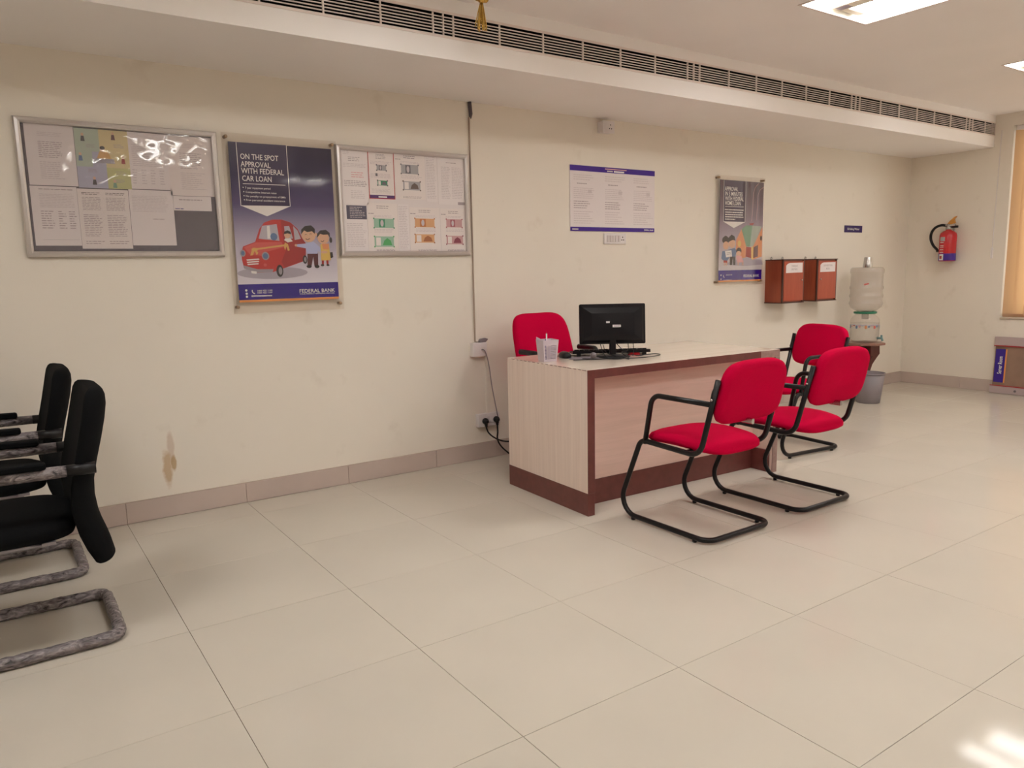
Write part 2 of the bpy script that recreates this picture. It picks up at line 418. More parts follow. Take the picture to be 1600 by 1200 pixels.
HOUSE_ART = [('P','white',[(4.508,1.605),(4.776,1.605),(4.638,1.555)]),('P','pshadow',[(4.504,1.26),(4.78,1.318),(5.006,1.296),(5.025,1.254),(4.782,1.245)]),('P','orange',[(4.671,1.459),(4.733,1.547),(4.811,1.409),(4.803,1.316),(4.733,1.308),(4.671,1.359)]),('P','green',[(4.736,1.547),(4.793,1.58),(4.88,1.578),(4.852,1.404),(4.8,1.407)]),('P','greyg',[(4.874,1.58),(4.997,1.574),(4.896,1.409),(4.849,1.404)]),('P','orange',[(4.895,1.414),(5.006,1.569),(5.01,1.322),(4.879,1.295),(4.869,1.394)]),('P','redd',[(4.8,1.404),(4.869,1.399),(4.872,1.307),(4.795,1.323)]),('P','maroon',[(4.896,1.399),(4.955,1.42),(4.956,1.322),(4.895,1.309)]),('P','yellow',[(4.865,1.404),(4.891,1.404),(4.895,1.299),(4.87,1.301)]),('E','yellow',4.712,1.429,0.022,0.026),('E','black',4.992,1.476,0.013,0.021),('P','redd',[(4.835,1.595),(4.895,1.602),(4.88,1.584),(4.845,1.583)]),('E','black',4.539,1.458,0.043,0.03),('E','black',4.539,1.48,0.021,0.012),('E','skin',4.544,1.414,0.036,0.033),('P','blue',[(4.5,1.369),(4.583,1.374),(4.593,1.319),(4.563,1.289),(4.51,1.295),(4.491,1.31)]),('P','redd',[(4.518,1.295),(4.563,1.291),(4.567,1.274),(4.518,1.275)]),('P','skin',[(4.526,1.275),(4.536,1.275),(4.537,1.252),(4.526,1.252)]),('P','skin',[(4.549,1.275),(4.561,1.274),(4.561,1.252),(4.549,1.252)]),('P','black',[(4.595,1.334),(4.666,1.334),(4.666,1.253),(4.641,1.254),(4.633,1.314),(4.623,1.254),(4.598,1.254)]),('P','blue',[(4.575,1.379),(4.652,1.394),(4.68,1.369),(4.662,1.324),(4.596,1.324)]),('E','skin',4.62,1.429,0.043,0.035),('P','black',[(4.57,1.438),(4.575,1.478),(4.609,1.502),(4.648,1.489),(4.662,1.454),(4.626,1.459),(4.596,1.45)]),('P','white',[(4.533,1.369),(4.614,1.376),(4.623,1.324),(4.547,1.317)]),('L','black',2,[(4.553,1.354),(4.602,1.358)]),('L','black',2,[(4.557,1.342),(4.607,1.346)]),('E','black',4.707,1.369,0.034,0.028),('E','skin',4.705,1.349,0.031,0.02),('P','pink',[(4.672,1.331),(4.74,1.33),(4.773,1.277),(4.687,1.273)]),('P','skin',[(4.695,1.273),(4.706,1.273),(4.707,1.252),(4.696,1.252)]),('P','skin',[(4.753,1.278),(4.765,1.277),(4.769,1.251),(4.757,1.251)]),('L','pink',2.5,[(4.941,1.926),(4.899,1.894),(4.877,1.848),(4.873,1.763),(4.868,1.682),(4.86,1.612)]),('L','pink',2.5,[(5.007,1.899),(4.956,1.871),(4.934,1.825),(4.932,1.734),(4.924,1.623)])]
HOUSE_TEXT = [('APPROVAL',4.518,1.852,0.163,0.042),('IN 5 MINUTES',4.522,1.813,0.213,0.042),('WITH FEDERAL',4.523,1.775,0.231,0.042),('HOME LOAN',4.524,1.739,0.189,0.042),('FEDERAL BANK',4.773,1.152,0.203,0.028),('',4.523,1.697,0.232,0.013),('',4.526,1.677,0.227,0.013),('',4.527,1.658,0.22,0.013),('',4.528,1.64,0.226,0.013),('',4.528,1.621,0.125,0.013),('1800 425 1199',4.549,1.17,0.077,0.011),('www.federalbank.co.in',4.523,1.132,0.104,0.008)]
HOUSE_LINES = [[(4.505,1.932),(4.508,1.605)],[(4.779,1.936),(4.776,1.605)],[(4.508,1.605),(4.776,1.605)],[(4.526,1.726),(4.756,1.729)]]
HOUSE_POINTS = {'panel': [(4.505,1.932),(4.508,1.605),(4.776,1.605),(4.779,1.936)],'phone': (4.529,1.165),'icons': [(4.491,1.174),(4.492,1.141)]}
SHEETS_A = [(-0.26,-0.064,1.68,1.954),(-0.062,0.165,1.676,1.949),(0.165,0.343,1.68,1.95),(0.342,0.558,1.655,1.949),(-0.262,-0.074,1.404,1.676),(-0.073,0.146,1.39,1.671),(0.148,0.349,1.406,1.676),(0.35,0.533,1.581,1.653)]
SHEETS_B = [(1.26,1.415,1.643,1.95),(1.42,1.586,1.678,1.949),(1.589,1.792,1.683,1.95),(1.796,1.875,1.672,1.95),(1.88,2.078,1.66,1.947),(1.261,1.4,1.37,1.639),(1.403,1.597,1.369,1.654),(1.599,1.671,1.369,1.652),(1.675,1.885,1.369,1.636),(1.889,2.075,1.369,1.635)]
NOTES_B = [(1.632,1.747,1.831,1.885),(1.642,1.757,1.737,1.788),(1.441,1.57,1.511,1.565),(1.44,1.565,1.401,1.461),(1.711,1.846,1.519,1.571),(1.708,1.842,1.426,1.476),(1.93,2.044,1.521,1.571),(1.928,2.047,1.417,1.469),(1.474,1.535,1.841,1.872),(1.476,1.539,1.756,1.784),(1.274,1.398,1.558,1.636)]

# ---------------------------------------------------------------- shared materials
PAINT = wall_paint()
CEIL = M('white_ceiling_paint', (0.88, 0.85, 0.84), rough=0.6, spec=0.2, noise=0.015, nscale=2.0)
SOFFIT = M('pale_soffit_paint', (0.89, 0.86, 0.845), rough=0.6, spec=0.2, noise=0.015, nscale=2.0)
GRILLE = M('ivory_powder_coat', (0.78, 0.69, 0.65), rough=0.5)
BLACK = M('black_void', (0.006, 0.005, 0.005), rough=0.9, spec=0.1)
TILE = M('polished_cream_tile', (0.555, 0.51, 0.44), rough=0.07, spec=0.10, noise=0.03, nscale=1.8)
GROUT = M('brown_grout', (0.27, 0.19, 0.14), rough=0.9)
SKIRT = M('pinkish_beige_tile', (0.52, 0.43, 0.385), rough=0.25, noise=0.05, nscale=3.0)
MORTAR = M('mortar', (0.50, 0.42, 0.34), rough=0.9)
WHITEP = M('white_plastic', (0.74, 0.70, 0.70), rough=0.35)
GREYP = M('grey_plastic', (0.20, 0.17, 0.18), rough=0.4)
BLACKP = M('black_plastic', (0.007, 0.006, 0.007), rough=0.42, spec=0.35)
STEEL = M('brushed_steel', (0.55, 0.53, 0.52), rough=0.25, metal=1.0)
ALU = M('silver_aluminium', (0.62, 0.58, 0.56), rough=0.35, metal=0.7)
BRASS = M('brass_screw', (0.42, 0.30, 0.20), rough=0.35, metal=0.8)
REDF = M('crimson_fabric', (0.53, 0.001, 0.040), rough=0.8, spec=0.04, bump=0.25, bscale=700, noise=0.08, nscale=300)
TUBE = M('black_painted_tube', (0.006, 0.005, 0.006), rough=0.33, spec=0.35, noise=0.2, nscale=30)
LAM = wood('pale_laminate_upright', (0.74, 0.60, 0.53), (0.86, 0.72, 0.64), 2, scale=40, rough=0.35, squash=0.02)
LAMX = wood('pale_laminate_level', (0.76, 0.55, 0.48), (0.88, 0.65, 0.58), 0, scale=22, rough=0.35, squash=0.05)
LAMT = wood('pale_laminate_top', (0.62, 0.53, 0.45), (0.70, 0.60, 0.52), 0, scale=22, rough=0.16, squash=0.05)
BROWN = M('brown_laminate', (0.155, 0.044, 0.038), rough=0.35, noise=0.12, nscale=25)
BROWNL = M('worn_brown_laminate', (0.30, 0.19, 0.17), rough=0.4, noise=0.15, nscale=25)
WHITE_INK = M('white_ink', (0.78, 0.76, 0.76), rough=0.4)
GREY_INK = M('grey_ink', (0.36, 0.30, 0.32), rough=0.5)
PALE_INK = M('pale_grey_ink', (0.58, 0.51, 0.53), rough=0.5)
PAPER = M('white_paper', (0.77, 0.71, 0.71), rough=0.6, noise=0.015, nscale=5)
PAPER2 = M('cream_paper', (0.77, 0.70, 0.68), rough=0.6, noise=0.015, nscale=5)
NAVY = M('navy_print', (0.020, 0.004, 0.24), rough=0.25)
ORANGE = M('orange_print', (0.75, 0.30, 0.08), rough=0.3)
INK = {
    'white': WHITE_INK, 'red': M('car_red_print', (0.50, 0.03, 0.03), rough=0.3), 'redd': M('deep_red_print', (0.34, 0.02, 0.025), rough=0.3),
    'redl': M('light_red_print', (0.60, 0.10, 0.09), rough=0.3), 'glass': M('pale_blue_grey_print', (0.45, 0.42, 0.50), rough=0.3),
    'blue': M('blue_print', (0.10, 0.17, 0.33), rough=0.3), 'skin': M('skin_print', (0.66, 0.40, 0.27), rough=0.3),
    'black': M('black_print', (0.02, 0.015, 0.02), rough=0.3), 'gold': M('gold_print', (0.66, 0.38, 0.12), rough=0.3),
    'steel': M('steel_grey_print', (0.32, 0.30, 0.34), rough=0.3), 'maroon': M('maroon_print', (0.10, 0.02, 0.03), rough=0.3),
    'shirt': M('pale_blue_print', (0.42, 0.46, 0.72), rough=0.3), 'yellow': M('yellow_print', (0.70, 0.48, 0.12), rough=0.3),
    'orange': M('house_orange_print', (0.70, 0.28, 0.12), rough=0.3), 'green': M('roof_green_print', (0.17, 0.33, 0.22), rough=0.3),
    'greyg': M('roof_grey_print', (0.36, 0.42, 0.38), rough=0.3), 'pink': M('pink_print', (0.70, 0.36, 0.38), rough=0.3),
    'pshadow': M('lavender_grey_print', (0.38, 0.35, 0.44), rough=0.3),
}
ACRYL = clear('clear_acrylic', tint=(0.98, 0.97, 0.96), alpha=0.0, rough=0.05)
FILM = clear('wavy_clear_film', tint=(0.97, 0.96, 0.96), alpha=0.06, rough=0.02, bump=0.35, bscale=6.0)
GLASS = clear('window_glass', tint=(0.95, 0.97, 0.97), alpha=0.02, rough=0.02)

CEIL_Z = 2.58
XL, XR, YB, YF = -3.3, 7.4, 0.0, -8.0

# ---------------------------------------------------------------- floor of single tiles
fl = struct(MB().box(XL - 0.1, XR + 0.2, YF - 0.1, YB + 0.15, -0.12, -0.004).build('floor', GROUT))
J = 0.00075
xs = [XL] + [round(-3.0 + 0.6 * k, 3) for k in range(18)] + [XR]
ys = [0.0] + [round(-0.258 - 0.6 * k, 3) for k in range(13)] + [YF]
full = None
for i in range(len(xs) - 1):
    for j in range(len(ys) - 1):
        x0, x1, y1, y0 = xs[i], xs[i + 1], ys[j], ys[j + 1]
        if abs(x1 - x0 - 0.6) < 1e-3 and abs(y1 - y0 - 0.6) < 1e-3:
            if full is None:
                full = MB().box(-0.3 + J, 0.3 - J, -0.3 + J, 0.3 - J, -0.004, 0, bev=0.0006).build('tile', TILE, fl, world=False)
                full.location = ((x0 + x1) / 2, (y0 + y1) / 2, 0)
            else:
                share(full, 'tile', fl, ((x0 + x1) / 2, (y0 + y1) / 2, R.uniform(-0.0002, 0.0002)))
        else:
            MB().box(x0 + J, x1 - J, y0 + J, y1 - J, -0.004, 0, bev=0.0006).build('tile', TILE, fl)

# ---------------------------------------------------------------- walls, ceiling, bulkhead
struct(MB().box(XL - 0.1, XR + 0.2, 0.0, 0.15, 0, 2.75).build('wall_back', PAINT))
WY0, WY1, WZ0, WZ1 = -2.75, -0.925, 0.70, 2.465
w = MB()
w.box(XR, XR + 0.2, WY1, 0.0, 0, 2.75); w.box(XR, XR + 0.2, YF, WY0, 0, 2.75)
w.box(XR, XR + 0.2, WY0, WY1, 0, WZ0); w.box(XR, XR + 0.2, WY0, WY1, WZ1, 2.75)
struct(w.build('wall_right', PAINT))
struct(MB().box(XL - 0.15, XL, YF, 0.0, 0, 2.75).build('wall_left', PAINT))
struct(MB().box(XL - 0.15, XR + 0.2, YF - 0.15, YF, 0, 2.75).build('wall_front', PAINT))
LX = [(-1.45, -0.84), (0.85, 1.46), (3.15, 3.76), (5.45, 6.06)]
LY = [(-2.24, -1.63), (-4.64, -4.03), (-7.04, -6.43)]
def cuts(lo, hi, holes):
    c = [lo]
    for a, b in holes: c += [a, b]
    return sorted(c + [hi])
cx, cy = cuts(XL, XR, LX), cuts(YF, -0.70, LY)
c = MB()
for i in range(len(cx) - 1):
    for j in range(len(cy) - 1):
        if cx[i] == -1.45 and cy[j] < -3: pass
        elif any(abs(cx[i] - a) < 1e-6 for a, b in LX) and any(abs(cy[j] - a) < 1e-6 for a, b in LY): continue
        c.box(cx[i], cx[i + 1], cy[j], cy[j + 1], CEIL_Z, 2.74)
struct(c.build('ceiling', CEIL))
b = MB()
b.box(XL, XR, -0.765, 0.0, 2.293, 2.398); b.box(XL, XR, -0.765, -0.69, 2.512, CEIL_Z); b.box(XL, XR, -0.62, 0.0, 2.398, CEIL_Z)
b.box(XL, -0.30, -0.765, -0.62, 2.398, 2.512)
struct(b.build('ceiling_bulkhead', SOFFIT))

# skirting of single tiles
for name, run in (('baseboard_back', [(-3.0 + 0.6 * k, -3.0 + 0.6 * (k + 1)) for k in range(-1, 18)]), ('baseboard_right', [(-0.012 - 0.6 * (k + 1), -0.012 - 0.6 * k) for k in range(0, 14)])):
    if name == 'baseboard_back':
        base = struct(MB().box(XL, XR, -0.006, 0, 0, 0.112).build(name, MORTAR))
        for a, e in run:
            a, e = max(a, XL), min(e, XR)
            if e - a < 0.02: continue
            MB().box(a + 0.001, e - 0.001, -0.014, -0.006, 0.0015, 0.110, bev=0.001).build('tile', SKIRT, base)
    else:
        base = struct(MB().box(XR - 0.006, XR, YF, 0, 0, 0.112).build(name, MORTAR))
        for a, e in run:
            a = max(a, YF)
            if e - a < 0.02: continue
            MB().box(XR - 0.014, XR - 0.006, a + 0.001, e - 0.001, 0.0015, 0.110, bev=0.001).build('tile', SKIRT, base)

# ---------------------------------------------------------------- window with vertical blind
win = MB()
for a in (WY0, (WY0 + WY1) / 2 - 0.02, WY1 - 0.04): win.box(XR + 0.12, XR + 0.16, a, a + 0.04, WZ0, WZ1)
win.box(XR + 0.12, XR + 0.16, WY0, WY1, WZ0, WZ0 + 0.04); win.box(XR + 0.12, XR + 0.16, WY0, WY1, WZ1 - 0.04, WZ1)
win = struct(win.build('window_1', ALU))
MB().box(XR + 0.135, XR + 0.141, WY0 + 0.04, WY1 - 0.04, WZ0 + 0.04, WZ1 - 0.04).build('pane', GLASS, win)
MB().box(XR - 0.012, XR + 0.12, WY0, WY1 - 0.001, WZ0 - 0.0, WZ0 + 0.015, bev=0.003).build('sill', MORTAR, win)
SLAT = bpy.data.materials.new('peach_blind_fabric'); SLAT.use_nodes = True
nt = SLAT.node_tree; nt.nodes.clear()
o_ = nt.nodes.new('ShaderNodeOutputMaterial'); d_ = nt.nodes.new('ShaderNodeBsdfDiffuse'); t_ = nt.nodes.new('ShaderNodeBsdfTranslucent'); x_ = nt.nodes.new('ShaderNodeMixShader')
d_.inputs[0].default_value = (0.62, 0.44, 0.30, 1); t_.inputs[0].default_value = (0.70, 0.42, 0.20, 1); x_.inputs[0].default_value = 0.45
nt.links.new(d_.outputs[0], x_.inputs[1]); nt.links.new(t_.outputs[0], x_.inputs[2]); nt.links.new(x_.outputs[0], o_.inputs[0])
bl = thing('vertical_blind', 'peach vertical fabric blind hanging in the window beside the fire extinguisher', 'blind', (XR + 0.05, (WY0 + WY1) / 2, WZ1))
MB().box(XR + 0.025, XR + 0.075, WY0 + 0.01, WY1 - 0.01, WZ1 - 0.04, WZ1, bev=0.004).build('headrail', WHITEP, bl)
first = None
for k in range(21):
    y = WY1 - 0.05 - k * 0.087
    rot = Matrix.Rotation(math.radians(28 + R.uniform(-4, 4)), 4, 'Z')
    if first is None:
        sl = MB()
        n = 6
        vs = []
        for zz in (-1.70, 0.0):
            for q in range(n + 1):
                u = (q / n - 0.5) * 0.10
                vs.append((0.006 * (1 - (2 * q / n - 1) ** 2), u, zz))
        sl.raw(vs, [(q, q + 1, q + n + 2, q + n + 1) for q in range(n)], smooth=True)
        sl.box(-0.001, 0.008, -0.045, 0.045, -1.705, -1.675)
        first = sl.build('slat', SLAT, bl, world=False)
        c = first
    else:
        c = share(first, 'slat', bl, (0, 0, 0))
    c.location = (0, y - bl.location.y, -0.04)
    c.rotation_euler = (0, 0, math.radians(28 + R.uniform(-5, 5)))
MB().tube(smoothpath([(XR - 0.004, WY1 + 0.10, 2.44), (XR - 0.005, WY1 + 0.105, 1.9), (XR - 0.004, WY1 + 0.11, 1.36)]), 0.003, seg=6).box(XR - 0.014, XR - 0.001, WY1 + 0.10, WY1 + 0.119, 1.27, 1.37, bev=0.003).build('pull_cord', WHITEP, bl)

# ---------------------------------------------------------------- ceiling light panels
LAMP = M('lit_panel', (0.9, 0.9, 0.9), rough=0.5, emit=PANEL_POWER)
TRAY = M('white_enamel_tray', (0.8, 0.78, 0.74), rough=0.4)
HOLD = M('cream_lamp_holder', (0.86, 0.80, 0.66), rough=0.4)
proto = None
names = {(0, 0): 'square ceiling light above the black chairs', (2, 0): 'square fluorescent ceiling light above the office desk, almost whole in view',
         (3, 0): 'square fluorescent ceiling light cut by the picture edge, above the water dispenser end',
         (1, 0): 'square fluorescent ceiling light in front of the notice boards',
         (1, 1): 'second-row square ceiling light on the notice board side', (2, 1): 'second-row square ceiling light in the middle', (3, 1): 'second-row square ceiling light on the window side',
         (1, 2): 'rear-row square ceiling light on the notice board side', (2, 2): 'rear-row square ceiling light in the middle', (3, 2): 'rear-row square ceiling light on the window side'}
for i, (a0, a1) in enumerate(LX):
    for j, (b0, b1) in enumerate(LY):
        if a0 == -1.45 and b0 < -3: continue
        ctr = ((a0 + a1) / 2, (b0 + b1) / 2, CEIL_Z)
        if proto is None:
            proto = thing('ceiling_light', names[(i, j)], 'ceiling light', ctr, 0, 'ceiling light panels')
            h = 0.305
            t = MB()
            t.box(-h, h, -h, h, 0.085, 0.09)
            for s in (-1, 1):
                t.box(s * h - 0.004, s * h + 0.004, -h, h, 0.0, 0.09); t.box(-h, h, s * h - 0.004, s * h + 0.004, 0.0, 0.09)
            t.build('tray', TRAY, proto, world=False)
            f = MB()
            for s in (-1, 1):
                f.box(s * (h - 0.002) - 0.007, s * (h - 0.002) + 0.007, -h - 0.005, h + 0.005, -0.004, 0.001); f.box(-h + 0.005, h - 0.005, s * (h - 0.002) - 0.007, s * (h - 0.002) + 0.007, -0.004, 0.001)
            f.build('rim', GRILLE, proto, world=False)
            MB().box(-0.285, -0.055, -0.285, 0.285, 0.045, 0.063, bev=0.004).build('lamp_panel', LAMP, proto, world=False)
            MB().box(0.03, 0.285, -0.285, 0.235, 0.045, 0.063, bev=0.004).build('lamp_panel', LAMP, proto, world=False)
            MB().box(-0.053, 0.028, -0.285, 0.285, 0.016, 0.084, bev=0.002).build('ballast_cover', HOLD, proto, world=False)
            MB().box(-0.04, 0.012, 0.2, 0.27, 0.0148, 0.016).build('rating_plate', M('rating_label', (0.42, 0.36, 0.42), rough=0.5), proto, world=False)
            MB().box(0.03, 0.20, 0.24, 0.285, 0.02, 0.084, bev=0.004).build('lamp_holder', HOLD, proto, world=False)
        else:
            copy_tree(proto, ctr, 0, names[(i, j)])

# ---------------------------------------------------------------- long air grilles in the bulkhead
units = [(-0.28, 1.518, [0.05, 0.333, 0.614, 0.9, 1.181, 1.461], 'leftmost long ivory air grille in the bulkhead'), (1.518, 3.32, [1.576, 1.854, 2.137, 2.416, 2.701, 2.982, 3.264], 'long ivory air grille in the bulkhead above the rate board and gold tassel'),
         (3.32, 5.115, [3.375, 3.654, 3.934, 4.212, 4.491, 4.776, 5.061], 'long ivory air grille in the bulkhead above the home loan poster'), (5.115, 6.91, [5.169, 5.459, 5.733, 6.01, 6.291, 6.57, 6.853], 'long ivory air grille in the bulkhead above the water dispenser'),
         (6.91, 7.398, [6.968, 7.205, 7.34], 'short end air grille in the bulkhead against the window wall')]
for a, e, mul, lab in units:
    g = thing('air_grille', lab, 'air grille', ((a + e) / 2, -0.765, 2.398), 0, 'air grilles along the bulkhead')
    f = MB()
    f.box(a + 0.0005, e - 0.0005, -0.769, -0.763, 2.392, 2.4045, bev=0.001); f.box(a + 0.0005, e - 0.0005, -0.769, -0.763, 2.5055, 2.518, bev=0.001)
    for q in (a, e - 0.003): f.box(q, q + 0.003, -0.7675, -0.757, 2.4045, 2.5055)
    f.build('frame', GRILLE, g)
    MB().box(a, e, -0.69, -0.685, 2.399, 2.511).box(a, e, -0.7635, -0.69, 2.5075, 2.511).box(a, e, -0.7635, -0.69, 2.399, 2.4025).build('duct_backing', BLACK, g)
    for k in range(6):
        z = 2.4045 + (k + 1) * 0.101 / 7
        MB().box(a + 0.003, e - 0.003, -0.764, -0.758, z - 0.0023, z + 0.0023).build('slat', GRILLE, g)
    for q in mul:
        MB().box(q - 0.0035, q + 0.0035, -0.7665, -0.757, 2.4045, 2.5055).build('mullion', GRILLE, g)

# gold tassel hanging from the ceiling
GOLD = M('gold_foil', (0.62, 0.40, 0.10), rough=0.2, metal=0.85)
ts = thing('hanging_tassel', 'gold foil tassel hanging from the ceiling in front of the air grille', 'decoration', (1.595, -1.0, CEIL_Z))
MB().tube([(1.595, -1.0, CEIL_Z), (1.595, -1.0, 2.505)], 0.0015, seg=6).build('string', GOLD, ts)
k = MB(); k.lathe([(0.002, 0.026), (0.014, 0.02), (0.02, 0.008), (0.017, -0.004), (0.008, -0.012), (0.003, -0.014)], c=(1.595, -1.0, 2.512), seg=14)
for s in (-1, 1):
    k.lathe([(0.001, 0.0), (0.011, 0.01), (0.014, 0.024), (0.008, 0.036), (0.001, 0.04)], seg=10, mat4=Matrix.Translation((1.595, -1.0, 2.512)) @ Matrix.Rotation(s * 1.3, 4, 'Y'))
k.build('knot', GOLD, ts)
for i in range(34):
    a = R.uniform(0, 2 * PI); rr = R.uniform(0.002, 0.036); L = R.uniform(0.085, 0.125)
    x1, y1 = 1.595 + rr * math.cos(a), -1.0 + rr * math.sin(a)
    p = smoothpath([(1.595 + 0.2 * rr * math.cos(a), -1.0 + 0.2 * rr * math.sin(a), 2.5), (1.595 + 0.6 * rr * math.cos(a), -1.0 + 0.6 * rr * math.sin(a), 2.5 - L * 0.45), (x1, y1, 2.5 - L)], 3)
    MB().tube(p, 0.0026, seg=5).build('strand', GOLD, ts)

# ---------------------------------------------------------------- framed notice boards
def lines_block(mb, x0, x1, z1, z0, n, y, m, ragged=0.25, th=0.35):
    st = (z1 - z0) / n
    for k in range(n):
        z = z1 - (k + 0.5) * st
        e = x1 - R.random() * ragged * (x1 - x0)
        # a printed line is a row of words
        x = x0
        while x < e - 0.003:
            w_ = min(R.uniform(0.008, 0.026), e - x)
            mb.wallrect(x, x + w_, z - st * th / 2, z + st * th / 2, y, m)
            x += w_ + 0.0035
def board(lab, x0, x1, z0, z1, backing, film):
    t = thing('notice_board', lab, 'notice board', ((x0 + x1) / 2, 0, z0), 0, 'framed notice boards')
    MB().box(x0 + 0.012, x1 - 0.012, -0.010, 0, z0 + 0.012, z1 - 0.012).build('backing', backing, t)
    prof = [(0, 0), (0, -0.018), (0.006, -0.028), (0.018, -0.031), (0.026, -0.026), (0.028, -0.016), (0.028, 0)]
    def rail(p0, p1, inward):
        # mitred rail: profile (inset, y) swept between the two outer corners
        m_ = MB(); vs = []
        d = (Vector(p1) - Vector(p0)).normalized()
        for P, sgn in ((p0, 1), (p1, -1)):
            for (a, y) in prof:
                vs.append((P[0] + inward[0] * a + sgn * d[0] * a, y, P[1] + inward[1] * a + sgn * d[1] * a))
        n = len(prof)
        m_.raw(vs, [(i, (i + 1) % n, (i + 1) % n + n, i + n) for i in range(n)] + [tuple(range(n)), tuple(range(2 * n - 1, n - 1, -1))])
        bmesh.ops.recalc_face_normals(m_.bm, faces=list(m_.bm.faces))
        m_.build('frame_rail', ALU, t)
    rail((x0, z0), (x1, z0), (0, 1)); rail((x0, z1), (x1, z1), (0, -1)); rail((x0, z0), (x0, z1), (1, 0)); rail((x1, z0), (x1, z1), (-1, 0))
    if film:
        MB().box(x0 + 0.027, x1 - 0.027, -0.0165, -0.0155, z0 + 0.027, z1 - 0.027).build('clear_cover', film, t)
    return t
FELT = M('dark_purple_grey_felt', (0.085, 0.065, 0.085), rough=0.8, noise=0.15, nscale=60)
FELT2 = M('pale_board_felt', (0.73, 0.67, 0.67), rough=0.8)
board('silver framed notice board nearest the black chairs, dark backing and glossy cover', -0.300, 0.581, 1.350, 1.981, FELT, FILM)
board('silver framed notice board covered with banknote notices, beside the cable conduit', 1.222, 2.096, 1.347, 1.970, FELT2, None)
Y0 = -0.0115
def sheet(lab, r, paper, draw=None):
    x0, x1, z0, z1 = r
    o = MB().box(x0, x1, Y0, -0.010, z0, z1).build('notice_sheet', paper)
    tag(o, lab, 'paper notice', 'sheets on the notice boards')
    if draw:
        p = MB(); draw(p, x0, x1, z0, z1); q = p.build('printing', None, o); q['kind'] = 'stuff'
    return o
y1 = Y0 - 0.0003; y2 = Y0 - 0.0006; y3 = Y0 - 0.0009
def d_letter(p, x0, x1, z0, z1):
    w_, h = x1 - x0, z1 - z0
    lines_block(p, x0 + w_ * .25, x1 - w_ * .15, z1 - h * .12, z1 - h * .2, 3, y1, PALE_INK)
    lines_block(p, x0 + w_ * .25, x1 - w_ * .25, z1 - h * .27, z1 - h * .55, 9, y1, GREY_INK)
    lines_block(p, x0 + w_ * .25, x1 - w_ * .2, z1 - h * .6, z1 - h * .9, 9, y1, PALE_INK, .5)
def d_form(p, x0, x1, z0, z1):
    w_, h = x1 - x0, z1 - z0
    lines_block(p, x0 + w_ * .18, x1 - w_ * .06, z1 - h * .03, z1 - h * .07, 1, y1, GREY_INK, 0)
    lines_block(p, x0 + w_ * .18, x1 - w_ * .06, z1 - h * .12, z1 - h * .36, 9, y1, PALE_INK, .1)
    for a, b_ in ((.18, .48), (.55, .72), (.78, .95)):
        lines_block(p, x0 + w_ * a, x0 + w_ * b_, z1 - h * .4, z1 - h * .72, 8, y1, GREY_INK, .4)
    p.wallline([(x0 + w_ * .16, z0 + h * .1), (x1 - w_ * .04, z0 + h * .1)], .001, y1, GREY_INK)
def d_two(p, x0, x1, z0, z1):
    w_, h = x1 - x0, z1 - z0
    for a, b_ in ((.08, .44), (.54, .94)):
        lines_block(p, x0 + w_ * a, x0 + w_ * b_, z1 - h * .05, z1 - h * .10, 2, y1, INK['black'], .2)
        lines_block(p, x0 + w_ * a, x0 + w_ * b_, z1 - h * .13, z1 - h * .36, 9, y1, GREY_INK, .1)
        lines_block(p, x0 + w_ * a, x0 + w_ * b_, z1 - h * .42, z1 - h * .8, 13, y1, GREY_INK, .2)
        lines_block(p, x0 + w_ * a, x0 + w_ * b_, z1 - h * .86, z1 - h * .93, 2, y1, GREY_INK, .2)
def d_page(p, x0, x1, z0, z1):
    w_, h = x1 - x0, z1 - z0
    lines_block(p, x0 + w_ * .06, x1 - w_ * .12, z1 - h * .1, z1 - h * .4, 11, y1, PALE_INK, .1)
    lines_block(p, x0 + w_ * .5, x1 - w_ * .2, z1 - h * .5, z1 - h * .54, 1, y1, GREY_INK, .1)
def d_circ(p, x0, x1, z0, z1):
    w_, h = x1 - x0, z1 - z0
    lines_block(p, x0 + w_ * .08, x1 - w_ * .15, z1 - h * .2, z1 - h * .6, 12, y1, PALE_INK, .1)
    for q in range(4): lines_block(p, x0 + w_ * (.05 + .23 * q), x0 + w_ * (.18 + .23 * q), z1 - h * .64, z1 - h * .92, 6, y1, PALE_INK, .3)
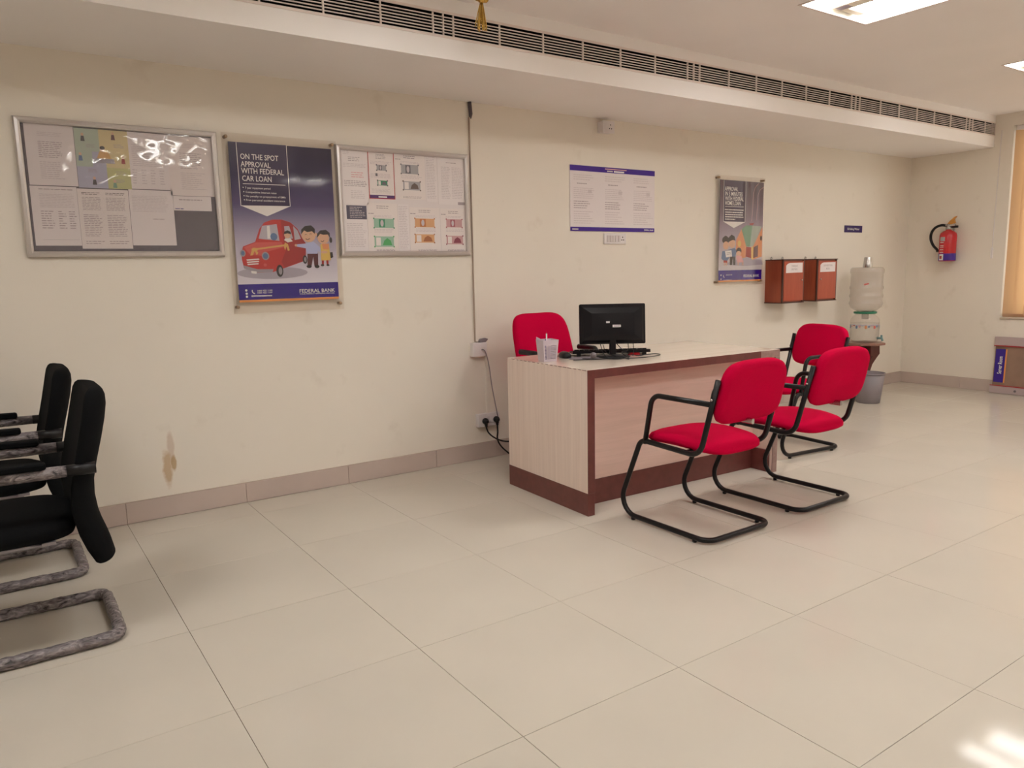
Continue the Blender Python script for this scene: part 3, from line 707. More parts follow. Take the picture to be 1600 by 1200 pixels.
def d_colour(p, x0, x1, z0, z1):
    w_, h = x1 - x0, z1 - z0
    pg = M('pale_green_print', (0.42, 0.50, 0.40), rough=.4); py = M('pale_yellow_print', (0.66, 0.55, 0.28), rough=.4); pb = M('pale_violet_print', (0.42, 0.42, 0.56), rough=.4); pl = M('lime_print', (0.52, 0.52, 0.22), rough=.4)
    for q in ((0, .45, .62, 1, pg), (.45, 1, .62, 1, py), (0, .55, .0, .36, pb), (.3, .55, .36, .62, pb), (.55, 1, .0, .36, pl), (.55, 1, .36, .62, py), (0, .3, .36, .62, pg)):
        p.wallrect(x0 + w_ * q[0], x0 + w_ * q[1], z0 + h * q[2], z0 + h * q[3], y1, q[4])
    # clerk at a desk in the middle and little standing figures round the edge
    p.wallpoly([(x0 + w_ * .38, z0 + h * .5), (x0 + w_ * .66, z0 + h * .5), (x0 + w_ * .6, z0 + h * .63), (x0 + w_ * .44, z0 + h * .63)], y2, INK['gold'])
    p.wallellipse(x0 + w_ * .5, z0 + h * .67, .011, .014, y2, INK['skin']); p.wallellipse(x0 + w_ * .5, z0 + h * .69, .011, .009, y3, INK['black'])
    p.wallpoly([(x0 + w_ * .3, z0 + h * .43), (x0 + w_ * .72, z0 + h * .43), (x0 + w_ * .7, z0 + h * .51), (x0 + w_ * .36, z0 + h * .51)], y3, INK['steel'])
    for (a, b_, m_) in ((.15, .83, 'black'), (.72, .88, 'maroon'), (.08, .5, 'blue'), (.88, .48, 'redd'), (.3, .1, 'black'), (.68, .06, 'green')):
        cx_, cz_ = x0 + w_ * a, z0 + h * b_
        p.wallellipse(cx_, cz_ + .019, .006, .007, y2, INK['skin']); p.wallpoly([(cx_ - .009, cz_ - .012), (cx_ + .009, cz_ - .012), (cx_ + .006, cz_ + .012), (cx_ - .006, cz_ + .012)], y2, INK[m_])
    for (a, b_) in ((.2, .7), (.72, .72), (.2, .28), (.72, .26), (.7, .12)):
        lines_block(p, x0 + w_ * a, x0 + w_ * (a + .2), z0 + h * (b_ + .05), z0 + h * (b_ - .02), 3, y2, GREY_INK, .3)
def d_strip(p, x0, x1, z0, z1):
    w_, h = x1 - x0, z1 - z0
    lines_block(p, x0 + w_ * .15, x1 - w_ * .2, z1 - h * .15, z1 - h * .35, 1, y1, GREY_INK, .1)
    lines_block(p, x0 + w_ * .03, x0 + w_ * .25, z0 + h * .2, z0 + h * .05, 1, y1, NAVY, 0)
SA = [('typed letter at the top of the first notice board beside the left frame', d_letter, PAPER), ('colourful illustrated notice with a clerk at a desk, on the first notice board', d_colour, PAPER2),
      ('faint printed circular right of the colourful illustrated notice', d_circ, PAPER), ('letter in the top right corner of the dark backed notice board', d_letter, PAPER2),
      ('printed form with columns under the typed letter, lower left of the first board', d_form, PAPER), ('closely printed two-column notice below the colourful illustrated notice', d_two, PAPER2),
      ('half-filled page at the bottom of the first board beside the bare dark patch', d_page, PAPER), ('short paper strip just above the bare dark patch of the first board', d_strip, PAPER)]
for (lab, d, pm), r in zip(SA, SHEETS_A): sheet(lab, r, pm, d)
def note(p, r, c1, c2, style):
    x0, x1, z0, z1 = r
    p.wallrect(x0, x1, z0, z1, y1, c1); w_, h = x1 - x0, z1 - z0
    if style == 0:
        p.wallrect(x0 + w_ * .25, x0 + w_ * .55, z0 + h * .06, z1 - h * .06, y2, c2); p.wallellipse(x0 + w_ * .4, z0 + h * .5, w_ * .08, h * .36, y3, PALE_INK)
    else:
        p.wallrect(x0 + w_ * .08, x0 + w_ * .32, z0 + h * .1, z1 - h * .1, y2, PAPER2); p.wallpoly([(x0 + w_ * .42, z0 + h * .15), (x0 + w_ * .9, z0 + h * .15), (x0 + w_ * .84, z0 + h * .6), (x0 + w_ * .66, z0 + h * .85), (x0 + w_ * .5, z0 + h * .6)], y2, c2)
    for a in (x0, x1): 
        for b_ in (z0, z1): p.wallrect(a - .004, a + .004, b_ - .004, b_ + .004, y3, c2)
def d_notes(n1, n2, cols):
    def f(p, x0, x1, z0, z1):
        w_, h = x1 - x0, z1 - z0
        lines_block(p, x0 + w_ * .3, x1 - w_ * .3, z1 - h * .04, z1 - h * .12, 2, y1, GREY_INK, .1)
        a, b_ = NOTES_B[n1], NOTES_B[n2]
        lines_block(p, x0 + w_ * .03, x0 + w_ * .2, a[3] + .035, a[3] + .022, 1, y1, GREY_INK, 0)
        lines_block(p, x0 + w_ * .2, x1 - w_ * .1, a[2] - .006, a[2] - .028, 3, y1, PALE_INK, .2)
        lines_block(p, x0 + w_ * .2, x1 - w_ * .1, a[3] + .02, a[3] + .006, 2, y1, PALE_INK, .2)
        note(p, a, cols[0], cols[1], 0); note(p, b_, cols[0], cols[2], 1)
        lines_block(p, x0 + w_ * .25, x1 - w_ * .1, z0 + h * .07, z0 + h * .02, 2, y1, GREY_INK, .1)
    return f
def ink(n, c): return M(n, c, rough=0.45)
GN = (ink('note_grey', (0.38, 0.36, 0.38)), ink('note_dark_grey', (0.16, 0.15, 0.17)), ink('note_brown', (0.14, 0.10, 0.09)))
GR = (ink('note_green', (0.30, 0.48, 0.36)), ink('note_deep_green', (0.06, 0.26, 0.14)), ink('note_bright_green', (0.08, 0.36, 0.12)))
OR = (ink('note_orange', (0.66, 0.36, 0.18)), ink('note_deep_orange', (0.50, 0.18, 0.06)), ink('note_rust', (0.38, 0.14, 0.06)))
PK = (ink('note_pink', (0.56, 0.32, 0.33)), ink('note_rose', (0.38, 0.11, 0.14)), ink('note_wine', (0.24, 0.05, 0.08)))
def d_lines(p, x0, x1, z0, z1):
    w_, h = x1 - x0, z1 - z0
    lines_block(p, x0 + w_ * .05, x0 + w_ * .3, z1 - h * .03, z1 - h * .1, 3, y1, PALE_INK, .2); lines_block(p, x0 + w_ * .25, x1 - w_ * .2, z1 - h * .13, z1 - h * .22, 3, y1, GREY_INK, .3)
    lines_block(p, x0 + w_ * .05, x1 - w_ * .05, z1 - h * .25, z1 - h * .33, 3, y1, PALE_INK, .05); lines_block(p, x0 + w_ * .35, x1 - w_ * .1, z1 - h * .4, z1 - h * .52, 3, y1, INK['pink'], .3)
    lines_block(p, x0 + w_ * .05, x1 - w_ * .03, z1 - h * .56, z1 - h * .68, 4, y1, GREY_INK, .1); lines_block(p, x0 + w_ * .3, x1 - w_ * .1, z1 - h * .74, z1 - h * .9, 5, y1, PALE_INK, .3)
def d_banner(p, x0, x1, z0, z1):
    w_, h = x1 - x0, z1 - z0
    for q in ([(x0 + .002, z0), (x0 + .002, z1)], [(x1 - .002, z0), (x1 - .002, z1)], [(x0, z1 - .002), (x1, z1 - .002)], [(x0, z0 + .002), (x1, z0 + .002)]): p.wallline(q, .004, y2, INK['red'])
    p.wallrect(x0 + .004, x1 - .004, z0 + .004, z0 + .022, y2, M('purple_print', (0.09, 0.03, 0.14), rough=.4)); p.wallrect(x0 + w_ * .35, x0 + w_ * .68, z0 + .008, z0 + .016, y3, WHITE_INK)
    lines_block(p, x0 + w_ * .3, x1 - w_ * .3, z1 - h * .05, z1 - h * .16, 4, y1, GREY_INK, .2); lines_block(p, x0 + w_ * .08, x1 - w_ * .08, z1 - h * .2, z1 - h * .28, 3, y1, PALE_INK, .2)
    note(p, NOTES_B[8], GN[0], GN[1], 0); note(p, NOTES_B[9], GR[1], GN[1], 1)
    lines_block(p, x0 + w_ * .08, x1 - w_ * .05, z1 - h * .46, z1 - h * .56, 4, y1, PALE_INK, .2); p.wallrect(x0 + w_ * .27, x0 + w_ * .35, z1 - h * .52, z1 - h * .46, y2, GN[1])
    lines_block(p, x0 + w_ * .1, x1 - w_ * .08, z1 - h * .78, z1 - h * .88, 4, y1, PALE_INK, .4)
def d_dark(p, x0, x1, z0, z1):
    a = NOTES_B[10]; p.wallrect(*a, y1, M('slate_print', (0.10, 0.09, 0.13), rough=.4))
    lines_block(p, a[0] + .02, a[1] - .005, a[3] - .006, a[2] + .006, 7, y2, PALE_INK, .5)
    w_, h = x1 - x0, z1 - z0
    lines_block(p, x0 + w_ * .08, x1 - w_ * .05, z1 - h * .38, z1 - h * .9, 14, y1, PALE_INK, .2)
def d_thin(p, x0, x1, z0, z1):
    w_, h = x1 - x0, z1 - z0
    lines_block(p, x0 + w_ * .08, x1 - w_ * .08, z1 - h * .03, z1 - h * .93, 26, y1, PALE_INK, .2)
def d_cols(p, x0, x1, z0, z1):
    w_, h = x1 - x0, z1 - z0
    lines_block(p, x0 + w_ * .3, x1 - w_ * .3, z1 - h * .1, z1 - h * .14, 1, y1, GREY_INK, .1)
    for a, b_ in ((.12, .45), (.5, .9)): lines_block(p, x0 + w_ * a, x0 + w_ * b_, z1 - h * .2, z1 - h * .88, 20, y1, PALE_INK, .2)
    p.wallrect(x1 - w_ * .3, x1, z0, z0 + h * .06, y2, GREY_INK)
SB = [('typed page in the top left corner of the banknote notice board', d_lines), ('red bordered notice with a purple foot band on the banknote board', d_banner), ('notice showing two grey banknotes, top middle of the banknote board', d_notes(0, 1, GN)),
      ('narrow text leaflet between the grey banknote notice and the plain two-column page', d_thin), ('plain two-column page in the top right corner of the banknote board', d_cols), ('page with a dark slate text box, lower left of the banknote board', d_dark),
      ('notice showing two green banknotes, bottom of the banknote board', d_notes(2, 3, GR)), ('slim text page between the green and the orange banknote notices', d_thin), ('notice showing two orange banknotes, bottom of the banknote board', d_notes(4, 5, OR)), ('notice showing two pink banknotes, lower right of the banknote board', d_notes(6, 7, PK))]
for (lab, d), r in zip(SB, SHEETS_B): sheet(lab, r, PAPER2 if 'banknotes' in lab or 'red' in lab else PAPER, d)

# ---------------------------------------------------------------- acrylic mounted posters
def poster(lab, panel, paper, bgm, lines, pts, art, text, dots):
    ax0, ax1, az0, az1 = panel; x0, x1, z0, z1 = paper
    t = thing('poster', lab, 'poster', ((ax0 + ax1) / 2, 0, az0), 0, 'acrylic mounted loan posters')
    yb = -0.0275
    MB().box(x0, x1, yb, yb + 0.0015, z0, z1).build('paper', bgm, t)
    MB().box(ax0, ax1, yb + 0.002, yb + 0.0045, az0, az1, bev=0.0006).build('acrylic_back_sheet', ACRYL, t)
    MB().box(ax0, ax1, yb - 0.0075, yb - 0.005, az0, az1, bev=0.0006).build('acrylic_front_sheet', ACRYL, t)
    p = MB(); y = yb - 0.0002
    foot = z0 + (z1 - z0) * 0.115
    p.wallrect(x0, x1, z0 + 0.012, foot, y, NAVY); p.wallrect(x0, x1, z0, z0 + 0.012, y, ORANGE)
    p.wallpoly(pts['panel'], y, M('dusk_violet_print', (0.030, 0.016, 0.07), rough=0.3)); y -= 0.0002
    for L in lines: p.wallline(L, 0.0032, y, WHITE_INK)
    p.build('printed_ground', None, t)
    p = MB(); y -= 0.0002
    for it in art:
        if it[0] == 'P': p.wallpoly(it[2], y, INK[it[1]])
        elif it[0] == 'E': p.wallellipse(it[2], it[3], it[4], it[5], y, INK[it[1]])
        else: p.wallline(it[3], it[2] * 0.0011, y, INK[it[1]])
        y -= 0.00004
    p.build('illustration', None, t)
    p = MB()
    for s, x, z, w_, h in text:
        if s == '':
            lines_block(p, x, x + w_, z + 0.011, z - 0.002, 1, yb - 0.0008, WHITE_INK, 0, 0.6)
            continue
        p.walltext(s, WHITE_INK, x, z, yb - 0.0008, h * 0.76, w_)
    for x, z in dots: p.wallellipse(x, z, .003, .003, yb - 0.0008, WHITE_INK, 8)
    x, z = pts['phone']
    p.wallline([(x - .007, z + .009), (x - .008, z), (x - .002, z - .009), (x + .006, z - .011)], .005, yb - 0.0008, WHITE_INK)
    for x, z in pts['icons']: p.wallellipse(x, z, .0062, .0062, yb - 0.0008, WHITE_INK, 12)
    p.build('lettering', None, t)
    for x in (ax0 + 0.022, ax1 - 0.022):
        for z in (az0 + 0.035 if ax0 < 3 else az0 + 0.03, az1 - 0.02):
            MB().lathe([(0.009, 0.0008), (0.009, 0.036), (0.0075, 0.040), (0.002, 0.041)], seg=14, mat4=Matrix.Translation((x, 0, z)) @ Matrix.Rotation(PI / 2, 4, 'X')).build('standoff_screw', BRASS, t)
g1 = gradient('poster_dusk_gradient', 2, 1.113, 1.938, [(0.0, (0.74, 0.71, 0.78)), (0.12, (0.68, 0.66, 0.76)), (0.42, (0.36, 0.33, 0.47)), (0.62, (0.075, 0.055, 0.17)), (0.8, (0.014, 0.005, 0.06)), (1.0, (0.016, 0.006, 0.045))], rough=0.3)
g2 = gradient('poster_plum_gradient', 2, 1.123, 1.936, [(0.0, (0.58, 0.55, 0.62)), (0.15, (0.60, 0.57, 0.62)), (0.45, (0.36, 0.31, 0.40)), (0.65, (0.17, 0.12, 0.18)), (0.85, (0.09, 0.05, 0.085)), (1.0, (0.06, 0.03, 0.06))], rough=0.3)
poster('framed car loan poster with a red cartoon car and couple, between the two notice boards', (0.602, 1.222, 1.045, 1.982), (0.634, 1.194, 1.105, 1.938), g1, CAR_LINES, CAR_POINTS, CAR_ART, CAR_TEXT, CAR_POINTS['bul'])
poster('framed home loan poster with a cartoon family and house, behind the wooden drop boxes', (4.420, 5.025, 1.088, 1.972), (4.460, 5.012, 1.118, 1.936), g2, HOUSE_LINES, HOUSE_POINTS, HOUSE_ART, HOUSE_TEXT, [])

# ---------------------------------------------------------------- rate board
rb = thing('rate_board', 'white rate board with violet header and footer bands on the wall above the monitor', 'sign board', (3.337, 0, 1.512))
GLOSS = M('glossy_white_print', (0.77, 0.71, 0.72), rough=0.12)
VIOL = M('violet_print', (0.055, 0.02, 0.27), rough=0.12)
MB().box(2.928, 3.747, -0.006, 0, 1.512, 1.963, bev=0.001).build('panel', GLOSS, rb)
p = MB(); yb = -0.0063
p.wallrect(2.928, 3.747, 1.925, 1.963, yb, VIOL); p.wallrect(2.928, 3.747, 1.512, 1.541, yb, VIOL)
p.wallrect(3.25, 3.46, 1.9475, 1.954, yb - .0003, INK['pink']); p.wallrect(3.27, 3.325, 1.932, 1.940, yb - .0003, PALE_INK); p.wallrect(3.335, 3.435, 1.930, 1.941, yb - .0003, WHITE_INK)
p.walltext('FEDERAL BANK', WHITE_INK, 3.64, 1.521, yb - .0003, 0.011, 0.095)
p.wallrect(2.945, 3.0, 1.521, 1.530, yb - .0003, PALE_INK)
for cx_ in (2.96, 3.25, 3.53):
    lines_block(p, cx_, cx_ + .2, 1.905, 1.86, 3, yb - .0002, PALE_INK, .3); lines_block(p, cx_ + .03, cx_ + .14, 1.85, 1.83, 1, yb - .0002, GREY_INK, .2)
    lines_block(p, cx_, cx_ + .19, 1.815, 1.735, 6, yb - .0002, PALE_INK, .15); lines_block(p, cx_, cx_ + .16, 1.725, 1.665, 4, yb - .0002, GREY_INK, .3)
    lines_block(p, cx_, cx_ + .2, 1.655, 1.56, 6, yb - .0002, PALE_INK, .4)
    p.wallrect(cx_ + .13, cx_ + .165, 1.775, 1.80, yb - .0003, PALE_INK)
p.build('printing', None, rb)

# ---------------------------------------------------------------- small electrical fittings on the wall
sp = thing('switch_plate', 'white switch plate with a row of rockers under the rate board', 'switch', (3.345, 0, 1.422))
MB().box(3.237, 3.452, -0.012, 0, 1.422, 1.499, bev=0.004, seg=2).build('plate', WHITEP, sp)
for k in range(5):
    MB().box(3.262 + k * .027, 3.284 + k * .027, -0.017, -0.012, 1.437, 1.484, bev=0.0015).build('rocker', M('shaded_rocker', (0.60, 0.55, 0.54), rough=.3), sp)
p = MB()
for x, z in ((3.416, 1.472), (3.408, 1.452), (3.425, 1.452)): p.lathe([(0.0045, 0.0), (0.0045, 0.0008)], seg=10, mat4=Matrix.Translation((x, -0.012, z)) @ Matrix.Rotation(PI / 2, 4, 'X'))
p.build('socket_hole', BLACK, sp)
ub = thing('socket_box', 'white socket box on the wall just under the soffit', 'socket', (3.22, 0, 2.19))
MB().box(3.185, 3.282, -0.058, 0, 2.192, 2.268, bev=0.003, seg=2).build('box', WHITEP, ub)
MB().box(3.178, 3.289, -0.066, -0.058, 2.187, 2.270, bev=0.003, seg=2).build('face_plate', WHITEP, ub)
MB().box(3.203, 3.222, -0.070, -0.066, 2.206, 2.248, bev=0.002).build('rocker', WHITEP, ub)
p = MB()
for x, z in ((3.250, 2.243), (3.240, 2.218), (3.260, 2.218)): p.lathe([(0.0042, 0.0), (0.0042, 0.0008)], seg=10, mat4=Matrix.Translation((x, -0.066, z)) @ Matrix.Rotation(PI / 2, 4, 'X'))
p.build('socket_hole', BLACK, ub)
cd = thing('cable_conduit', 'thin painted cable conduit running down the wall beside the banknote notice board', 'conduit', (2.127, 0, 0.79))
MB().box(2.1205, 2.142, -0.016, 0, 0.79, 2.20, bev=0.002).build('cover', PAINT, cd)
MB().box(2.1178, 2.1205, -0.0156, 0, 0.79, 2.20).build('shadow_gap', M('brown_seam', (0.48, 0.38, 0.31), rough=.8), cd)
MB().tube([(2.124, -0.012, 2.292), (2.130, -0.013, 2.22), (2.128, -0.010, 2.185)], [0.012, 0.012, 0.005], seg=10).build('cable_sleeve', M('grey_sleeve', (0.09, 0.075, 0.09), rough=.6), cd)
c2 = thing('cable_conduit', 'short painted conduit between the switch box and the socket board near the desk', 'conduit', (2.204, 0, 0.31))
MB().box(2.193, 2.215, -0.014, 0, 0.305, 0.69, bev=0.002).build('cover', PAINT, c2)
jb = thing('junction_box', 'white junction box with a grey wire, on the wall left of the red swivel chair', 'junction box', (2.135, 0, 0.69))
MB().box(2.083, 2.190, -0.04, 0, 0.694, 0.784, bev=0.003, seg=2).build('box', WHITEP, jb)
MB().prism(fillet([(2.140, 0.783, 0), (2.140, 0.803, 0), (2.165, 0.812, 0), (2.200, 0.808, 0), (2.205, 0.800, 0), (2.180, 0.784, 0)], 0.006, 3) and [(2.140, 0.783), (2.140, 0.800), (2.152, 0.808), (2.185, 0.812), (2.204, 0.806), (2.203, 0.799), (2.185, 0.784)], -0.034, -0.010, 1, bev=0.003).build('grey_plug', GREYP, jb)
MB().tube(smoothpath([(2.148, -0.040, 0.738), (2.152, -0.056, 0.739), (2.163, -0.062, 0.722), (2.180, -0.06, 0.672), (2.196, -0.056, 0.60), (2.215, -0.052, 0.48), (2.262, -0.046, 0.262)]), 0.0032, seg=8).build('wire', GREYP, jb)
sb = thing('socket_board', 'white socket board with two switches and black plugs, low on the wall beside the desk', 'socket', (2.2, 0, 0.22))
MB().box(2.112, 2.281, -0.034, 0, 0.221, 0.308, bev=0.003, seg=2).build('box', WHITEP, sb)
for k in (0, 1): MB().box(2.187 + k * .027, 2.207 + k * .027, -0.040, -0.034, 0.245, 0.29, bev=0.002).build('rocker', WHITEP, sb)
def plug(x, z, lab):
    t = thing('power_plug', lab, 'plug', (x, -0.034, z), 0, 'black plugs in the socket board')
    MB().lathe([(0.017, 0.0), (0.021, 0.006), (0.021, 0.02), (0.014, 0.034), (0.006, 0.038)], seg=16, mat4=Matrix.Translation((x, -0.034, z)) @ Matrix.Rotation(PI / 2, 4, 'X')).build('body', BLACKP, t)
    MB().tube(smoothpath([(x, -0.054, z - 0.008), (x + .001, -0.054, z - 0.03), (x + .003, -0.052, z - 0.046)]), [0.012] * 5 + [0.009] * 4 + [0.0055] * 4, seg=10).build('strain_relief', BLACKP, t)
    return t
p1 = plug(2.159, 0.262, 'black plug in the socket board, farther from the desk')
MB().tube(smoothpath([(2.162, -0.052, 0.216), (2.172, -0.06, 0.185), (2.20, -0.07, 0.155), (2.245, -0.075, 0.128), (2.29, -0.08, 0.112), (2.36, -0.10, 0.10), (2.42, -0.12, 0.05), (2.52, -0.14, 0.007), (2.8, -0.16, 0.006)]), 0.0055, seg=8).build('cord', BLACKP, p1)
p2 = plug(2.246, 0.264, 'black plug in the socket board, nearer the desk')
MB().tube(smoothpath([(2.249, -0.052, 0.218), (2.244, -0.062, 0.18), (2.240, -0.062, 0.14), (2.255, -0.066, 0.095), (2.30, -0.07, 0.045), (2.36, -0.08, 0.007), (2.5, -0.10, 0.006), (2.8, -0.12, 0.006)]), 0.0055, seg=8).build('cord', BLACKP, p2)

# ---------------------------------------------------------------- wooden drop boxes, small sign
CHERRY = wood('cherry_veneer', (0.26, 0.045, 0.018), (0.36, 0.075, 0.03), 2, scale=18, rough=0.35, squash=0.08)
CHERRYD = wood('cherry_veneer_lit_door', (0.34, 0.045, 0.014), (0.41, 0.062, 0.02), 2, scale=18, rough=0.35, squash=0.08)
DARKW = M('dark_brown_edge', (0.07, 0.02, 0.012), rough=0.4)
for (x0, x1, key, lab, words) in ((5.10, 5.395, 0.93, 'cherry wood drop box on the wall beside the home loan poster', ('CHEQUE', 'DROP BOX')), (5.590, 5.882, 0.08, 'cherry wood drop box on the wall, the one nearer the water dispenser', ('SUGGESTION', 'BOX'))):
    t = thing('drop_box', lab, 'drop box', ((x0 + x1) / 2, 0, 0.922), 0, 'wooden drop boxes')
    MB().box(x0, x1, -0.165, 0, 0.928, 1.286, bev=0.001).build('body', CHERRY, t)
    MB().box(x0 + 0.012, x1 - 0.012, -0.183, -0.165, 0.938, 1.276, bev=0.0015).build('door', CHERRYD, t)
    e = MB()
    e.box(x0 - 0.003, x1 + 0.003, -0.186, 0, 1.286, 1.294); e.box(x0 - 0.003, x1 + 0.003, -0.186, 0, 0.920, 0.928)
    for a in (x0 - 0.001, x1 - 0.010): e.box(a, a + 0.011, -0.180, -0.165, 0.928, 1.286)
    e.build('edge_trim', DARKW, t)
    d = [c_ for c_ in kids(t) if c_.name.startswith('door')][0]
    kx = x0 + 0.022 + (x1 - x0 - 0.044) * key
    MB().lathe([(0.007, 0.0), (0.007, 0.008), (0.004, 0.010)], seg=12, mat4=Matrix.Translation((kx, -0.183, 1.115)) @ Matrix.Rotation(PI / 2, 4, 'X')).build('lock', STEEL, d)
    l = MB()
    lx0, lx1 = (x0 + 0.035, x1 - 0.03)
    l.prism([(lx0, 1.178), (lx1, 1.180), (lx1, 1.264), (lx0 + .05, 1.262), (lx0 + .022, 1.256), (lx0, 1.240)], -0.1838, -0.183, 1, PAPER)
    for q, s in enumerate(words): l.walltext(s, GREY_INK, (lx0 + lx1) / 2, 1.228 - q * .028, -0.1842, 0.016, 0.13 if len(s) > 8 else (0.085 if len(s) > 4 else 0.05), 'CENTER')
    l.build('paper_label', None, d)
    for hx in (x0 + 0.07, x1 - 0.07):
        MB().tube([(hx + 0.009 * math.cos(a), -0.006, 1.304 + 0.012 * math.sin(a)) for a in [2 * PI * k / 12 for k in range(12)]], 0.0028, seg=6, closed=True).build('hanging_ring', STEEL, t)
pq = thing('wall_sign', 'small dark blue sign reading Drinking Water on the wall above the dispenser', 'sign', (6.405, 0, 1.541))
MB().box(6.259, 6.555, -0.005, 0, 1.541, 1.606, bev=0.001).build('plate', M('dark_blue_acrylic', (0.03, 0.015, 0.11), rough=0.25), pq)
MB().walltext('Drinking Water', WHITE_INK, 6.405, 1.565, -0.0054, 0.019, 0.20, 'CENTER').build('lettering', None, pq)

# ---------------------------------------------------------------- fire extinguisher on the window wall
RED = M('red_enamel', (0.52, 0.01, 0.02), rough=0.2, coat=0.3)
fx = thing('fire_extinguisher', 'red fire extinguisher with a yellow handle hanging on the window wall', 'fire extinguisher', (7.318, -0.445, 1.25))
cx_, cy_ = 7.318, -0.445
MB().lathe([(0.06, 1.25), (0.074, 1.252), (0.076, 1.26), (0.076, 1.50), (0.070, 1.522), (0.05, 1.54), (0.028, 1.548), (0.026, 1.556)], RED, seg=32, c=(cx_, cy_, 0)).build('cylinder', None, fx)
MB().lathe([(0.0766, 1.258), (0.0768, 1.259), (0.0768, 1.325), (0.0766, 1.326)], VIOL, seg=32, c=(cx_, cy_, 0), cap0=False, cap1=False).build('blue_foot_band', None, fx)
lb = MB()
def cylpatch(a0, a1, z0, z1, m, r=0.0772):
    n = 8; vs = []
    for z in (z0, z1):
        for k in range(n + 1):
            a = a0 + (a1 - a0) * k / n; vs.append((cx_ + r * math.cos(a), cy_ + r * math.sin(a), z))
    lb.raw(vs, [(k, k + 1, k + n + 2, k + n + 1) for k in range(n)], m, True)
A = math.radians
cylpatch(A(148), A(185), 1.445, 1.485, GREY_INK); cylpatch(A(146), A(180), 1.262, 1.32, WHITE_INK, 0.0776)
cylpatch(A(150), A(170), 1.275, 1.305, INK['redd'], 0.0780)
for z in (1.335, 1.36, 1.385, 1.40, 1.43): cylpatch(A(148), A(178), z, z + .005, WHITE_INK)
lb.build('label', None, fx)
MB().lathe([(0.024, 0.0), (0.028, 0.008), (0.028, 0.028), (0.02, 0.034), (0.018, 0.058)], STEEL, seg=16, c=(cx_, cy_, 1.552)).box(cx_ - 0.016, cx_ + 0.016, cy_ - 0.06, cy_ + 0.03, 1.588, 1.606, STEEL, bev=0.003).build('valve', None, fx)
MB().prism([(cy_ + 0.02, 1.602), (cy_ - 0.01, 1.64), (cy_ - 0.05, 1.676), (cy_ - 0.07, 1.682), (cy_ - 0.066, 1.672), (cy_ - 0.045, 1.655), (cy_ - 0.06, 1.616), (cy_ - 0.02, 1.604)], cx_ - 0.012, cx_ + 0.012, 0, M('yellow_orange_plastic', (0.62, 0.27, 0.05), rough=.35), bev=0.003).build('squeeze_handle', None, fx)
MB().box(cx_ - 0.012, cx_ + 0.012, cy_ - 0.085, cy_ - 0.02, 1.570, 1.592, BLACKP, bev=0.004, seg=2).build('carry_handle', None, fx)
MB().tube(smoothpath([(cx_, cy_ + 0.02, 1.594), (cx_ - .004, cy_ + 0.07, 1.602), (cx_ - .01, cy_ + 0.125, 1.580), (cx_ - .012, cy_ + 0.158, 1.53), (cx_ - .012, cy_ + 0.16, 1.47), (cx_ - .02, cy_ + 0.13, 1.41), (cx_ - .03, cy_ + 0.085, 1.365), (cx_ - 0.035, cy_ + 0.078, 1.345)]), 0.0125, BLACKP, seg=10).build('hose', None, fx)
MB().box(7.388, 7.4, cy_ - 0.02, cy_ + 0.02, 1.45, 1.62, STEEL, bev=0.002).box(cx_ + 0.01, 7.39, cy_ - 0.008, cy_ + 0.008, 1.592, 1.602, STEEL).build('wall_bracket', None, fx)

# ---------------------------------------------------------------- low panel leaning under the window
un = thing('server_room_panel', 'low grey and brown panel with red trim and a blue Server Room strip, under the window', 'panel', (7.335, -1.53, 0.0))
TL = Matrix.Translation((7.335, -0.03, 0)) @ Matrix.Rotation(math.radians(3.2), 4, 'Y')
def ub_(x0, x1, y0, y1, z0, z1, n, m, bev=0.0): MB().box(x0, x1, y0, y1, z0, z1, m, bev=bev, mat4=TL).build(n, None, un)
PINKG = M('pale_grey_laminate', (0.42, 0.34, 0.34), rough=.4); KRAFT = M('brown_board', (0.27, 0.17, 0.12), rough=.7, noise=.08, nscale=10); REDT = M('red_trim', (0.42, 0.02, 0.03), rough=.4)
ub_(0.0, 0.03, -2.1, -0.895, 0.066, 0.465, 'centre_board', KRAFT)
ub_(-0.012, 0.034, -2.1, -0.885, 0.455, 0.535, 'top_rail', PINKG, 0.002); ub_(-0.012, 0.034, -2.1, -0.878, 0.002, 0.070, 'bottom_rail', PINKG, 0.002)
ub_(-0.014, 0.0, -2.1, -0.886, 0.446, 0.455, 'red_trim', REDT); ub_(-0.014, 0.0, -2.1, -0.880, 0.070, 0.077, 'red_trim', REDT)
ub_(-0.003, 0.0, -0.985, -0.902, 0.105, 0.420, 'blue_strip', M('blue_sign_print', (0.04, 0.018, 0.25), rough=.25)); ub_(-0.003, 0.0, -0.998, -0.987, 0.102, 0.42, 'orange_strip', ORANGE)
MB().text('Server Room', WHITE_INK, TL @ Matrix.Translation((-0.0036, -0.965, 0.185)) @ Matrix(((0, 0, -1, 0), (0, 1, 0, 0), (1, 0, 0, 0), (0, 0, 0, 1))), 0.036, 0.165).build('lettering', None, un)
MB().lathe([(0.008, 0), (0.012, 0.004), (0.008, 0.012), (0.003, 0.014)], GREYP, seg=12, mat4=TL @ Matrix.Translation((-0.012, -1.10, 0.036)) @ Matrix.Rotation(-PI / 2, 4, 'Y')).build('latch', None, un)

